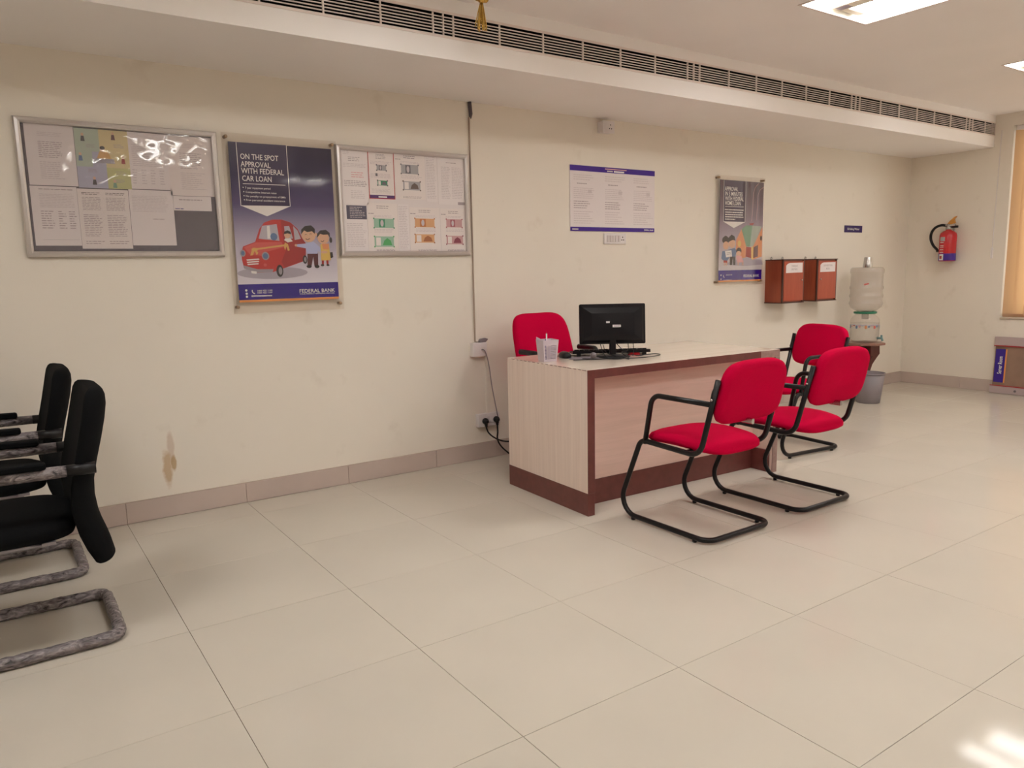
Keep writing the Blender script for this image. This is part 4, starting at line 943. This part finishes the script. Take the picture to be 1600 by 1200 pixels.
# ---------------------------------------------------------------- water dispenser on its carved stool, waste bin
SX, SY, SH = 6.285, -0.235, 0.512
RW = wood('red_brown_carved_wood', (0.09, 0.018, 0.014), (0.14, 0.032, 0.022), 2, scale=12, rough=0.35)
RWT = wood('red_brown_table_top', (0.22, 0.10, 0.075), (0.30, 0.15, 0.11), 0, scale=12, rough=0.3)
st = thing('carved_stool', 'reddish brown carved wooden stool under the water dispenser', 'stool', (SX, SY, 0))
MB().prism([(SX + 0.185 * math.cos(PI / 8 + k * PI / 4), SY + 0.185 * math.sin(PI / 8 + k * PI / 4)) for k in range(8)], SH - 0.022, SH, 2, RWT, bev=0.003).build('top', None, st)
outl = [(0.015, SH - 0.022), (0.15, SH - 0.022), (0.155, 0.40), (0.125, 0.36), (0.085, 0.30), (0.068, 0.24), (0.075, 0.17), (0.105, 0.11), (0.155, 0.07), (0.165, 0.0), (0.125, 0.0), (0.09, 0.05), (0.045, 0.08), (0.015, 0.09)]
for k in range(4):
    MB().prism(outl, -0.011, 0.011, 1, RW, bev=0.002, mat4=Matrix.Translation((SX, SY, 0)) @ Matrix.Rotation(-0.55 + k * PI / 2, 4, 'Z')).build('leg', None, st)
JAR = clear('frosted_clear_plastic', tint=(0.97, 0.96, 0.95), alpha=0.12, rough=0.08, milk=(0.58, 0.54, 0.52))
BOT = clear('cloudy_bottle_plastic', tint=(0.90, 0.88, 0.86), alpha=0.30, rough=0.12, milk=(0.62, 0.57, 0.53))
WATER = clear('still_water', tint=(0.97, 0.97, 0.96), alpha=0.14, rough=0.05, milk=(0.66, 0.63, 0.58))
dj = thing('water_dispenser', 'clear plastic water dispenser jar with a printed band, on the carved stool', 'water dispenser', (SX, SY, SH))
MB().lathe([(0.09, 0.0), (0.112, 0.006), (0.124, 0.03), (0.128, 0.09), (0.126, 0.115), (0.129, 0.12), (0.129, 0.19), (0.124, 0.215), (0.11, 0.24), (0.085, 0.265), (0.078, 0.275)], JAR, seg=40, c=(SX, SY, SH), cap1=False).build('jar', None, dj)
MB().lathe([(0.085, 0.006), (0.108, 0.012), (0.119, 0.032), (0.123, 0.09), (0.123, 0.185)], WATER, seg=32, c=(SX, SY, SH)).build('water', None, dj)
MB().lathe([(0.076, 0.268), (0.098, 0.270), (0.102, 0.280), (0.100, 0.288), (0.072, 0.290)], M('green_plastic', (0.01, 0.20, 0.10), rough=.35), seg=32, c=(SX, SY, SH), cap0=False, cap1=False).build('green_collar', None, dj)
lb = MB(); cx_, cy_ = SX, SY
dots = [INK['blue'], INK['pink'], INK['redl'], INK['blue'], INK['pink'], INK['blue'], INK['orange']]
a0 = math.atan2(-4.19 - SY, -0.465 - SX)
for k in range(13):
    a = a0 - 1.25 + k * 0.21
    cylpatch(a, a + 0.14, SH + 0.135 + 0.012 * (k % 3), SH + 0.165 - 0.004 * (k % 2), dots[k % 7], 0.1296)
cylpatch(a0 - 1.3, a0 + 1.3, SH + 0.166, SH + 0.170, INK['shirt'], 0.1296)
lb.build('printed_band', None, dj)
ta = a0 + 1.15
MB().tube([(SX + 0.12 * math.cos(ta), SY + 0.12 * math.sin(ta), SH + 0.045), (SX + 0.165 * math.cos(ta), SY + 0.165 * math.sin(ta), SH + 0.045), (SX + 0.17 * math.cos(ta), SY + 0.17 * math.sin(ta), SH + 0.02)], 0.011, M('teal_plastic', (0.18, 0.34, 0.36), rough=.4), seg=10).box(SX + 0.16 * math.cos(ta) - .008, SX + 0.16 * math.cos(ta) + .008, SY + 0.16 * math.sin(ta) - .008, SY + 0.16 * math.sin(ta) + .008, SH + 0.05, SH + 0.075, MATS['teal_plastic'], bev=0.003).build('tap', None, dj)
bz = SH + 0.29
bt = thing('water_bottle', 'large upturned cloudy water bottle standing in the dispenser jar', 'water bottle', (SX, SY, bz))
MB().lathe([(0.03, -0.07), (0.03, -0.012), (0.06, 0.0), (0.10, 0.012), (0.135, 0.04), (0.146, 0.07), (0.146, 0.085), (0.139, 0.095), (0.139, 0.125), (0.146, 0.138), (0.146, 0.152), (0.139, 0.165), (0.139, 0.20), (0.146, 0.213), (0.146, 0.228), (0.139, 0.24), (0.139, 0.345), (0.146, 0.36), (0.146, 0.385), (0.138, 0.402), (0.125, 0.408), (0.0, 0.404)], BOT, seg=44, c=(SX, SY, bz), cap1=False).build('bottle', None, bt)
MB().box(-0.02, 0.02, -0.142, -0.1405, 0, 0.012, INK['redl'], mat4=Matrix.Translation((SX, SY, bz + 0.25)) @ Matrix.Rotation(a0 + PI / 2, 4, 'Z') @ Matrix.Rotation(-0.25, 4, 'Y')).build('red_sticker', None, bt)
tu = tag(MB().lathe([(0.040, 0.0), (0.0405, 0.004), (0.031, 0.092), (0.029, 0.095), (0.0, 0.095)], STEEL, seg=28, c=(SX, SY, bz + 0.4055), cap0=False, cap1=False).build('steel_tumbler', None), 'steel tumbler turned upside down on the water bottle', 'tumbler')
BINM = M('grey_bin_plastic', (0.23, 0.20, 0.215), rough=0.4)
bn = thing('waste_bin', 'grey plastic waste bin on the floor in front of the carved stool', 'waste bin', (6.0, -0.47, 0))
MB().lathe([(0.02, 0.003), (0.094, 0.0), (0.098, 0.004), (0.128, 0.268), (0.124, 0.268), (0.094, 0.008), (0.02, 0.006)], BINM, seg=40, c=(6.0, -0.47, 0)).build('body', None, bn)
MB().tube([(6.0 + 0.129 * math.cos(2 * PI * k / 40), -0.47 + 0.129 * math.sin(2 * PI * k / 40), 0.268) for k in range(40)], 0.005, BINM, seg=8, closed=True).build('rim', None, bn)

# ---------------------------------------------------------------- office desk
DX0, DX1, DYB, DYF = -0.727, 0.727, 0.362, -0.380     # desk's own frame
dk = thing('office_desk', 'pale laminate office desk with brown edging in the middle of the room', 'desk', (2.668, -1.010, 0), math.radians(-2.0))
def dp(x0, x1, y0, y1, z0, z1, n, m, bev=0.001): return MB().box(x0, x1, y0, y1, z0, z1, m, bev=bev).build(n, None, dk, world=False)
dp(DX0 + 0.0008, DX1, DYF + 0.002, DYB, 0.712, 0.750, 'desktop', LAMT)
MB().box(DX0, DX0 + 0.0006, DYF + 0.003, DYB, 0.7100, 0.7475, LAM).box(DX0, DX0 + 0.04, DYF + 0.003, DYB, 0.118, 0.7100, LAM).build('side_panel', None, dk, world=False); dp(DX1 - 0.04, DX1 - 0.0005, DYF + 0.003, DYB, 0.0, 0.7115, 'side_panel', LAM)
dp(DX0 - 0.002, DX0 + 0.042, DYF - 0.001, DYB, 0.0, 0.118, 'side_plinth', BROWN)
dp(DX0 - 0.0008, DX0 + 0.044, DYF - 0.002, DYF + 0.003, 0.118, 0.7495, 'edge_strip', BROWN); dp(DX0 + 0.044, DX1 - 0.17, DYF - 0.002, DYF + 0.002, 0.706, 0.7495, 'edge_strip', BROWN)
dp(DX1 - 0.17, DX1, DYF - 0.0015, DYF + 0.002, 0.706, 0.7495, 'worn_edge_strip', BROWNL); dp(DX1 - 0.042, DX1 + 0.0008, DYF - 0.002, DYF + 0.003, 0.0, 0.706, 'edge_strip', BROWNL)
dp(DX0 + 0.04, DX1 - 0.04, DYF + 0.150, DYF + 0.168, 0.135, 0.712, 'front_panel', LAMX)
dp(DX0 + 0.042, DX1 - 0.04, DYF + 0.147, DYF + 0.170, 0.0, 0.135, 'front_plinth', BROWN); dp(DX1 - 0.055, DX1 - 0.04, DYF + 0.02, DYF + 0.147, 0.0, 0.135, 'inner_plinth', BROWN)
e = MB()
for k in range(17):
    y = DYF + 0.01 + k * 0.041; e.box(DX0 - 0.0008, DX0 + 0.001, y, y + R.uniform(.018, .034), 0.7452, 0.7478, BROWN)
o = e.build('side_edge_band', None, dk, world=False); o['kind'] = 'stuff'
DT = 0.7502
# monitor, seen from behind
mon = thing('monitor', 'black monitor seen from behind, standing on the office desk', 'monitor', (2.405, -1.02, DT), math.radians(-34.5))
SH_ = M('black_gloss_plastic', (0.006, 0.005, 0.007), rough=0.35, spec=0.3)
def rr(w_, h, r): return [(p.x, p.y) for p in fillet([(-w_, -h, 0), (w_, -h, 0), (w_, h, 0), (-w_, h, 0)], r, 4, closed=True)]
mo = MB()
tilt = Matrix.Translation((0, 0.02, 0.185)) @ Matrix.Rotation(math.radians(-6), 4, 'X')
mo.prism(rr(0.186, 0.113, 0.008), -0.012, 0.012, 1, SH_, bev=0.003, mat4=tilt)
mo.build('screen_housing', None, mon, world=False)
bk = MB(); vs = []
for (w_, h, y) in ((0.178, 0.105, -0.012), (0.165, 0.092, -0.024), (0.12, 0.06, -0.034), (0.0, 0.0, -0.036)):
    for (a, b_) in ((-w_, -h), (w_, -h), (w_, h), (-w_, h)): vs.append(tilt @ Vector((a, y, b_)))
bk.raw(vs, [(i * 4 + k, i * 4 + (k + 1) % 4, i * 4 + 4 + (k + 1) % 4, i * 4 + 4 + k) for i in range(3) for k in range(4)], SH_, False)
bk.build('back_cover', None, mon, world=False)
MB().prism(rr(0.165, 0.094, 0.002), 0.0122, 0.0128, 1, M('dark_screen', (0.01, 0.01, 0.012), rough=.1), mat4=tilt).build('screen', None, mon, world=False)
lbm = MB(); lbm.box(-0.002, 0.044, -0.0375, -0.036, -0.02, -0.006, WHITE_INK, mat4=tilt); lbm.box(-0.038, -0.018, -0.0372, -0.036, 0.004, 0.014, WHITE_INK, mat4=tilt); lbm.box(0.004, 0.038, -0.0378, -0.0375, -0.015, -0.011, GREY_INK, mat4=tilt)
lbm.build('asset_label', None, mon, world=False)
MB().box(-0.018, 0.018, -0.014, 0.016, 0.008, 0.10, SH_, bev=0.004, seg=2).build('stand_neck', None, mon, world=False)
MB().lathe([(0.10, 0.0), (0.102, 0.003), (0.085, 0.010), (0.04, 0.016), (0.022, 0.018)], SH_, seg=36, mat4=Matrix.Translation((0, 0.0, 0)) @ Matrix.Diagonal((1.0, 0.72, 1, 1))).build('stand_base', None, mon, world=False)
# keyboard behind it, its raised back edge towards the camera
kb = thing('keyboard', 'black keyboard lying on the desk behind the monitor', 'keyboard', (2.475, -0.915, DT), math.radians(-31))
MB().prism([(-0.075, 0.016), (0.075, 0.004), (0.075, 0.014), (0.06, 0.02), (-0.07, 0.034), (-0.075, 0.03)], -0.225, 0.225, 0, SH_, bev=0.003).build('body', None, kb, world=False)
kk = MB()
for r_ in range(5):
    for c_ in range(15):
        kk.box(-0.21 + c_ * .028, -0.187 + c_ * .028, -0.055 + r_ * .023, -0.036 + r_ * .023, 0.0335 - r_ * .0045 - .006, 0.0375 - r_ * .0045, BLACKP)
o = kk.build('keys', None, kb, world=False); o['kind'] = 'stuff'
for s in (-1, 1): MB().box(s * 0.19 - 0.012, s * 0.19 + 0.012, -0.068, -0.06, 0.0, 0.018, BLACKP).build('foot', None, kb, world=False)
# pen cup
PINKW = M('lilac_white_plastic', (0.58, 0.50, 0.56), rough=0.35)
pc = thing('pen_basket', 'square white slotted plastic pen basket on the near corner of the desk', 'pen holder', (2.022, -0.915, DT), math.radians(-12))
q = MB(); hb, ht, H = 0.038, 0.047, 0.118
def lev(z, off=0): r_ = hb + (ht - hb) * z / H + off; return [(-r_, -r_, z), (r_, -r_, z), (r_, r_, z), (-r_, r_, z)]
sl_z = [0.014 + k * 0.0078 for k in range(10)]
# floor and corner posts plus bars so that the slots on the faces are real gaps
q.raw([Vector(v) for v in lev(0.0)] + [Vector(v) for v in lev(0.003, 0)], [(3, 2, 1, 0), (4, 5, 6, 7)], PINKW)
zs_ = [0.0]
for z in sl_z: zs_ += [z, z + 0.0036]
zs_ += [H]
for i in range(0, len(zs_) - 1):
    lo, hi = lev(zs_[i]), lev(zs_[i + 1]); slot = (i % 2 == 1)
    for k in range(4):
        a, b_, c_, d_2 = Vector(lo[k]), Vector(lo[(k + 1) % 4]), Vector(hi[(k + 1) % 4]), Vector(hi[k])
        if not slot: q.raw([a, b_, c_, d_2], [(0, 1, 2, 3)], PINKW)
        else:
            for (u0, u1) in (((0, .1), (.9, 1.0)) if k == 0 else ((0, 1.0),)): q.raw([a.lerp(b_, u0), a.lerp(b_, u1), d_2.lerp(c_, u1), d_2.lerp(c_, u0)], [(0, 1, 2, 3)], PINKW)
o = q.build('basket', None, pc, world=False)
sm = o.modifiers.new('wall', 'SOLIDIFY'); sm.thickness = 0.0016; sm.offset = -1
MB().prism([(-0.046, 0.116), (-0.02, 0.118), (-0.046, 0.132)], 0.040, 0.0425, 1, PINKW).build('torn_corner', None, pc, world=False)
pn = thing('pen', 'white pen standing in the slotted pen basket', 'pen', (2.026, -0.905, DT + 0.01))
MB().tube([(2.026, -0.905, DT + 0.004), (2.032, -0.896, DT + 0.10), (2.036, -0.891, DT + 0.148)], 0.0038, WHITEP, seg=8).build('barrel', None, pn)
MB().tube([(2.036, -0.891, DT + 0.148), (2.0365, -0.8905, DT + 0.157)], [0.0036, 0.0012], REDT, seg=8).build('tip', None, pn)
pb_ = tag(MB().tube([(2.008, -0.92, DT + 0.004), (2.000, -0.928, DT + 0.115), (1.999, -0.930, DT + 0.121)], [0.004, 0.004, 0.002], VIOL, seg=8).build('pen', None), 'short blue pen whose end just shows at the rim of the pen basket', 'pen')
# mouse, mouse pad, red box, loose leads
ms = thing('computer_mouse', 'black mouse on the desk between the pen basket and the keyboard', 'mouse', (2.190, -0.858, DT), math.radians(-20))
MB().pillow(0.031, 0.054, [(0.9, 0.0), (1.0, 0.008), (0.97, 0.018), (0.75, 0.028), (0.4, 0.033), (0.0, 0.034)], BLACKP, power=2.6, seg=28).build('shell', None, ms, world=False)
MB().lathe([(0.006, -0.003), (0.007, 0.0), (0.006, 0.003)], GREYP, seg=14, mat4=Matrix.Translation((0, 0.03, 0.028)) @ Matrix.Rotation(PI / 2, 4, 'Y')).build('wheel', None, ms, world=False)
MB().tube(smoothpath([(0, 0.054, 0.008), (-0.02, 0.075, 0.003), (-0.06, 0.08, 0.003), (-0.09, 0.06, 0.003)]), 0.002, BLACKP, seg=6).build('lead', None, ms, world=False)
mp = MB().prism(rr(0.085, 0.06, 0.012), 0.0, 0.0025, 2, M('grey_foam_pad', (0.20, 0.17, 0.19), rough=.6), mat4=Matrix.Translation((2.245, -0.955, DT)) @ Matrix.Rotation(math.radians(-30), 4, 'Z')).build('adapter_pad', None)
mp.name = 'mouse_pad'; tag(mp, 'small grey pad lying on the desk in front of the mouse', 'mouse pad')
rd = thing('red_stamp_box', 'small red box on the desk beside the monitor stand', 'box', (2.560, -1.03, DT), math.radians(-28))
MB().box(-0.032, 0.032, -0.014, 0.014, 0.0, 0.014, RED, bev=0.002, seg=2).build('base', None, rd, world=False); MB().box(-0.032, 0.032, -0.014, 0.014, 0.0145, 0.021, RED, bev=0.002, seg=2).build('lid', None, rd, world=False)
z = DT + 0.0045
cb = thing('loose_cable', 'tangle of thin black cables lying round the monitor stand', 'cable', (2.36, -1.12, DT))
for pts in ([(2.44, -0.99, DT + .09), (2.46, -1.06, DT + .03), (2.52, -1.10, z), (2.60, -1.09, z), (2.66, -1.11, z), (2.64, -1.16, z), (2.53, -1.19, z), (2.42, -1.17, z), (2.32, -1.11, z), (2.23, -1.05, z), (2.20, -1.0, z)],
            [(2.33, -1.0, DT + .08), (2.31, -1.05, DT + .03), (2.31, -1.10, z), (2.35, -1.155, z), (2.28, -1.10, z), (2.19, -1.05, z), (2.12, -1.02, z)],
            [(2.36, -0.99, DT + .07), (2.33, -1.06, DT + .03), (2.375, -1.16, z), (2.395, -1.165, z), (2.40, -1.12, DT + .02), (2.43, -1.07, DT + .03), (2.49, -1.055, DT + .035), (2.50, -1.045, DT + .075)],
            [(2.535, -1.048, DT + .085), (2.533, -1.055, DT + .035), (2.50, -1.085, z)]):
    MB().tube(smoothpath(pts), 0.0022, BLACKP, seg=6).build('cable', None, cb)
MB().lathe([(0.002, -0.016), (0.016, -0.010), (0.019, 0.0), (0.016, 0.012), (0.005, 0.018)], GREYP, seg=16, c=(2.262, -1.02, DT + 0.019), mat4=None).build('ferrite_block', None, cb)

# ---------------------------------------------------------------- red swivel chair behind the desk
oc = thing('swivel_chair', 'red fabric swivel chair with black arms, between the desk and the wall', 'chair', (2.43, -0.47, 0), math.radians(0))
FB = Matrix.Translation((0, 0.155, 0.735)) @ Matrix.Rotation(math.radians(90 - 13), 4, 'X')
def wr(v):
    t_ = max(-1, min(1, v.y / 0.25)); k = 1.0 - 0.05 * t_ * (1 if t_ > 0 else 0.3)
    return Vector((v.x * k, v.y, v.z + 0.035 * (v.x / 0.215) ** 2 - 0.015 * t_))
MB().pillow(0.222, 0.245, [(0.86, -0.034), (0.94, -0.03), (1.0, -0.012), (1.0, 0.006), (0.95, 0.024), (0.86, 0.034), (0.5, 0.042), (0.0, 0.044)], REDF, mat4=FB, power=4.6, seg=56, warp=wr).build('backrest', None, oc, world=False)
MB().pillow(0.235, 0.225, [(0.85, -0.045), (0.98, -0.03), (1.0, 0.0), (0.95, 0.03), (0.6, 0.045), (0.0, 0.045)], REDF, mat4=Matrix.Translation((0, -0.09, 0.45)), power=4, seg=40).build('seat', None, oc, world=False)
MB().tube(fillet([(0, 0.13, 0.42), (0, 0.235, 0.44), (0, 0.235, 0.60)], 0.06), 0.02, BLACKP, seg=10).build('back_bracket', None, oc, world=False)
for s in (-1, 1):
    MB().tube(fillet([(s * 0.20, -0.02, 0.43), (s * 0.232, -0.03, 0.45), (s * 0.232, -0.115, 0.715), (s * 0.232, -0.105, 0.748), (s * 0.232, 0.06, 0.748)], 0.035), [0.017] * 60, BLACKP, seg=10).build('armrest', None, oc, world=False)
MB().lathe([(0.05, 0.405), (0.05, 0.40), (0.026, 0.39), (0.026, 0.22), (0.032, 0.215), (0.032, 0.10)], BLACKP, seg=18).build('gas_lift', None, oc, world=False)
for k in range(5):
    a = 0.3 + k * 2 * PI / 5; ca, sa = math.cos(a), math.sin(a)
    lg = MB().tube([(0.02 * ca, 0.02 * sa, 0.12), (0.15 * ca, 0.15 * sa, 0.11), (0.26 * ca, 0.26 * sa, 0.075)], [0.024, 0.02, 0.014], BLACKP, seg=8).build('star_leg', None, oc, world=False)
    MB().tube([(0.262 * ca - .018 * sa, 0.262 * sa + .018 * ca, 0.0275), (0.262 * ca + .018 * sa, 0.262 * sa - .018 * ca, 0.0275)], 0.0275, BLACKP, seg=16).tube([(0.26 * ca, 0.26 * sa, 0.08), (0.262 * ca, 0.262 * sa, 0.05)], 0.008, BLACKP, seg=8).build('caster', None, lg, world=False)

# ---------------------------------------------------------------- red visitor chairs on cantilever frames
def visitor_chair(lab, loc, rot):
    t = thing('visitor_chair', lab, 'chair', loc, rot, 'red visitor chairs round the desk')
    W = 0.2225; bz_ = 0.0215
    side = [(-0.318, 0.758), (-0.222, 0.405), (0.150, 0.418), (0.318, bz_), (-0.278, bz_)]
    L = [(-W, y, z) for y, z in side]; Rr = [(W, y, z) for y, z in side[::-1]]
    MB().tube(fillet(L + Rr, [0, 0.075, 0.05, 0.085, 0.06, 0.06, 0.085, 0.05, 0.075, 0], 7), 0.0128, TUBE, seg=12).build('frame', None, t, world=False)
    for s in (-1, 1):
        MB().tube(fillet([(s * W, 0.122, 0.405), (s * W, 0.075, 0.648), (s * W, -0.290, 0.648)], [0, 0.06, 0], 7), 0.0125, TUBE, seg=12).build('arm', None, t, world=False)
        MB().lathe([(0.006, 0), (0.006, 0.006), (0.003, 0.008)], STEEL, seg=8, mat4=Matrix.Translation((s * (W + 0.012), -0.296, 0.672)) @ Matrix.Rotation(s * PI / 2, 4, 'Y')).build('bolt', None, t, world=False)
        for y in (0.20, -0.20): MB().lathe([(0.008, 0.0), (0.011, 0.002), (0.011, 0.012)], BLACKP, seg=10, c=(s * W, y, 0)).build('glide', None, t, world=False)
    for y in (-0.14, 0.10): MB().box(-W, W, y - 0.014, y + 0.014, 0.408, 0.416, TUBE).build('seat_bar', None, t, world=False)
    def droop(v): return Vector((v.x, v.y, v.z - 0.020 * (v.y / 0.23) ** 2 + 0.004))
    MB().pillow(0.203, 0.238, [(0.80, -0.024), (0.93, -0.022), (1.0, -0.010), (1.0, 0.004), (0.95, 0.017), (0.80, 0.028), (0.45, 0.036), (0.0, 0.038)], REDF, mat4=Matrix.Translation((0, -0.045, 0.438)), power=3.6, seg=44, warp=droop).build('seat', None, t, world=False)
    bm_ = Matrix.Translation((0, -0.308, 0.692)) @ Matrix.Rotation(math.radians(90 + 14), 4, 'X')
    def curve(v): return Vector((v.x * (1 - 0.03 * v.y / 0.145), v.y, v.z + 0.012 * (v.x / 0.2) ** 2))
    MB().pillow(0.213, 0.147, [(0.84, -0.028), (0.94, -0.024), (1.0, -0.010), (1.0, 0.008), (0.94, 0.020), (0.80, 0.026), (0.4, 0.030), (0.0, 0.031)], REDF, mat4=bm_, power=4.2, seg=44, warp=curve).build('backrest', None, t, world=False)
    MB().box(-0.008, 0.008, -0.335, -0.270, 0.541, 0.566, STEEL, bev=0.003).build('backrest_tab', None, t, world=False)
    return t
v1 = visitor_chair('red visitor chair closest to the camera, facing the desk front', (2.297, -1.738, 0), 0.0)
copy_tree(v1, (2.995, -1.728, 0), 0.0, 'red visitor chair facing the right part of the desk front, second from the camera')
copy_tree(v1, (3.935, -1.075, 0), math.radians(84), 'red visitor chair standing beyond the end of the desk, back to the water dispenser')

# ---------------------------------------------------------------- black mesh-back chairs by the left edge
BF = M('black_chair_fabric', (0.004, 0.0042, 0.0048), rough=0.9, spec=0.12, bump=0.2, bscale=600)
CHROME = M('dull_chrome_tube', (0.30, 0.28, 0.30), rough=0.3, metal=0.9)
WRAP = M('crinkled_plastic_wrap', (0.2, 0.18, 0.19), rough=0.22, spec=0.6)
def crinkle(m):
    nt = m.node_tree; b = nt.nodes['Principled BSDF']
    tc = nt.nodes.new('ShaderNodeTexCoord'); mp = nt.nodes.new('ShaderNodeMapping'); mp.inputs['Scale'].default_value = (1.0, 0.45, 1.0); mp.inputs['Rotation'].default_value = (0.3, 0.2, 0.5)
    nt.links.new(tc.outputs['Object'], mp.inputs['Vector'])
    n = nt.nodes.new('ShaderNodeTexNoise'); n.inputs['Scale'].default_value = 48; n.inputs['Detail'].default_value = 6; n.inputs['Distortion'].default_value = 1.5
    nt.links.new(mp.outputs[0], n.inputs['Vector'])
    r = nt.nodes.new('ShaderNodeValToRGB'); e = r.color_ramp.elements
    e[0].position, e[0].color = 0.30, (0.03, 0.026, 0.027, 1); e[1].position, e[1].color = 0.75, (0.42, 0.37, 0.37, 1)
    k = e.new(0.40); k.color = (0.13, 0.11, 0.115, 1); k = e.new(0.55); k.color = (0.22, 0.19, 0.195, 1)
    nt.links.new(n.outputs['Fac'], r.inputs[0]); nt.links.new(r.outputs[0], b.inputs['Base Color'])
    bp = nt.nodes.new('ShaderNodeBump'); bp.inputs['Strength'].default_value = 0.9; bp.inputs['Distance'].default_value = 0.01
    nt.links.new(n.outputs['Fac'], bp.inputs['Height']); nt.links.new(bp.outputs[0], b.inputs['Normal'])
crinkle(WRAP)
def black_chair(lab, loc, rot):
    """local: faces +y, origin on the floor"""
    t = thing('office_chair', lab, 'chair', loc, rot, 'black chairs at the left edge')
    W = 0.218; bz_ = 0.021
    side = [(-0.16, 0.622), (0.40, 0.632), (0.50, 0.42), (0.46, bz_), (-0.222, bz_)]
    L = [(-W, y, z) for y, z in side]; Rr = [(W, y, z) for y, z in side[::-1]]
    path = fillet(L + Rr, [0, 0.08, 0.08, 0.09, 0.05, 0.05, 0.09, 0.08, 0.08, 0], 7)
    MB().tube(path, 0.0175, CHROME, seg=12).build('frame', None, t, world=False)
    base = [p for p in path if p.z < 0.03]
    dense = []
    for a, b_ in zip(base[:-1], base[1:]):
        n = max(1, int((b_ - a).length / 0.02))
        dense += [a.lerp(b_, k / n) for k in range(n)]
    dense.append(base[-1])
    R2 = random.Random(3); tab = {}
    def wob(i, k): return tab.setdefault((i, k), R2.uniform(-0.07, 0.12))
    MB().tube(dense, 0.0205, WRAP, seg=12, wob=wob).build('plastic_wrap', None, t, world=False)
    for s in (-1, 1):
        MB().tube([(s * W, -0.11, 0.623), (s * W, 0.0, 0.626), (s * W, 0.12, 0.628)], 0.0195, WRAP, seg=12, wob=wob).build('arm_wrap', None, t, world=False)
        MB().prism([(p.x, p.y) for p in fillet([(-0.055, 0.640, 0), (0.37, 0.650, 0), (0.37, 0.672, 0), (-0.055, 0.662, 0)], 0.009, 4, closed=True)], s * W - 0.024, s * W + 0.024, 0, BF, bev=0.006, seg=2).build('armrest', None, t, world=False)
        MB().lathe([(0.020, 0.0), (0.020, 0.085)], BLACKP, seg=12, mat4=Matrix.Translation((s * W, -0.11, 0.6235)) @ Matrix.Rotation(PI / 2, 4, 'X')).build('arm_bracket', None, t, world=False)
    MB().pillow(0.225, 0.235, [(0.86, -0.045), (0.96, -0.04), (1.0, -0.015), (0.98, 0.012), (0.86, 0.026), (0.4, 0.032), (0.0, 0.032)], BF, mat4=Matrix.Translation((0, 0.10, 0.435)), power=4, seg=44).build('seat', None, t, world=False)
    MB().box(-W, W, 0.30, 0.34, 0.385, 0.395, CHROME).box(-W, W, -0.06, -0.02, 0.385, 0.395, CHROME).build('seat_bar', None, t, world=False)
    for s in (-1, 1): MB().tube([(s * W, 0.485, 0.40), (s * (W - 0.02), 0.31, 0.388), (s * (W - 0.02), -0.04, 0.388)], 0.011, CHROME, seg=8).build('seat_support', None, t, world=False)
    # backrest: rounded sections lofted upwards along an S-shaped spine: (z, rear y, front y, half width)
    key = [(0.285, -0.212, -0.196, 0.150), (0.290, -0.228, -0.184, 0.190), (0.300, -0.232, -0.172, 0.205), (0.35, -0.222, -0.148, 0.216), (0.405, -0.205, -0.130, 0.220), (0.46, -0.192, -0.120, 0.222), (0.519, -0.186, -0.116, 0.224), (0.58, -0.189, -0.122, 0.225), (0.648, -0.203, -0.136, 0.225), (0.73, -0.224, -0.154, 0.224), (0.80, -0.240, -0.168, 0.222), (0.85, -0.248, -0.178, 0.218), (0.88, -0.248, -0.184, 0.208), (0.898, -0.243, -0.192, 0.192), (0.908, -0.234, -0.202, 0.168), (0.912, -0.222, -0.214, 0.13)]
    seg = 40; vs = []; fs = []
    for (z, a, f, w_) in key:
        for q in range(seg):
            th = 2 * PI * q / seg; ca, sa = math.cos(th), math.sin(th)
            z2 = z - 0.010 - 0.022 * max(0, (z - 0.45) / 0.46)
            vs.append((w_ * math.copysign(abs(ca) ** 0.45, ca), -0.010 + (a + f) / 2 + (f - a) / 2 * math.copysign(abs(sa) ** 0.7, sa) + 0.035 * (abs(ca) ** 0.9) ** 2 * (w_ / 0.225), z2))
    for i in range(len(key) - 1):
        for q in range(seg): fs.append((i * seg + q, i * seg + (q + 1) % seg, (i + 1) * seg + (q + 1) % seg, (i + 1) * seg + q))
    fs.append(tuple(range(seg))[::-1]); fs.append(tuple((len(key) - 1) * seg + q for q in range(seg)))
    MB().raw(vs, fs, BF, True).build('backrest', None, t, world=False)
    return t
bc = black_chair('black fabric chair with plastic-wrapped tube base, nearer the camera', (-0.425, -1.165, 0), math.radians(90))
copy_tree(bc, (-0.47, -0.43, 0), math.radians(90), 'black fabric chair nearer the wall, behind the other black chair')
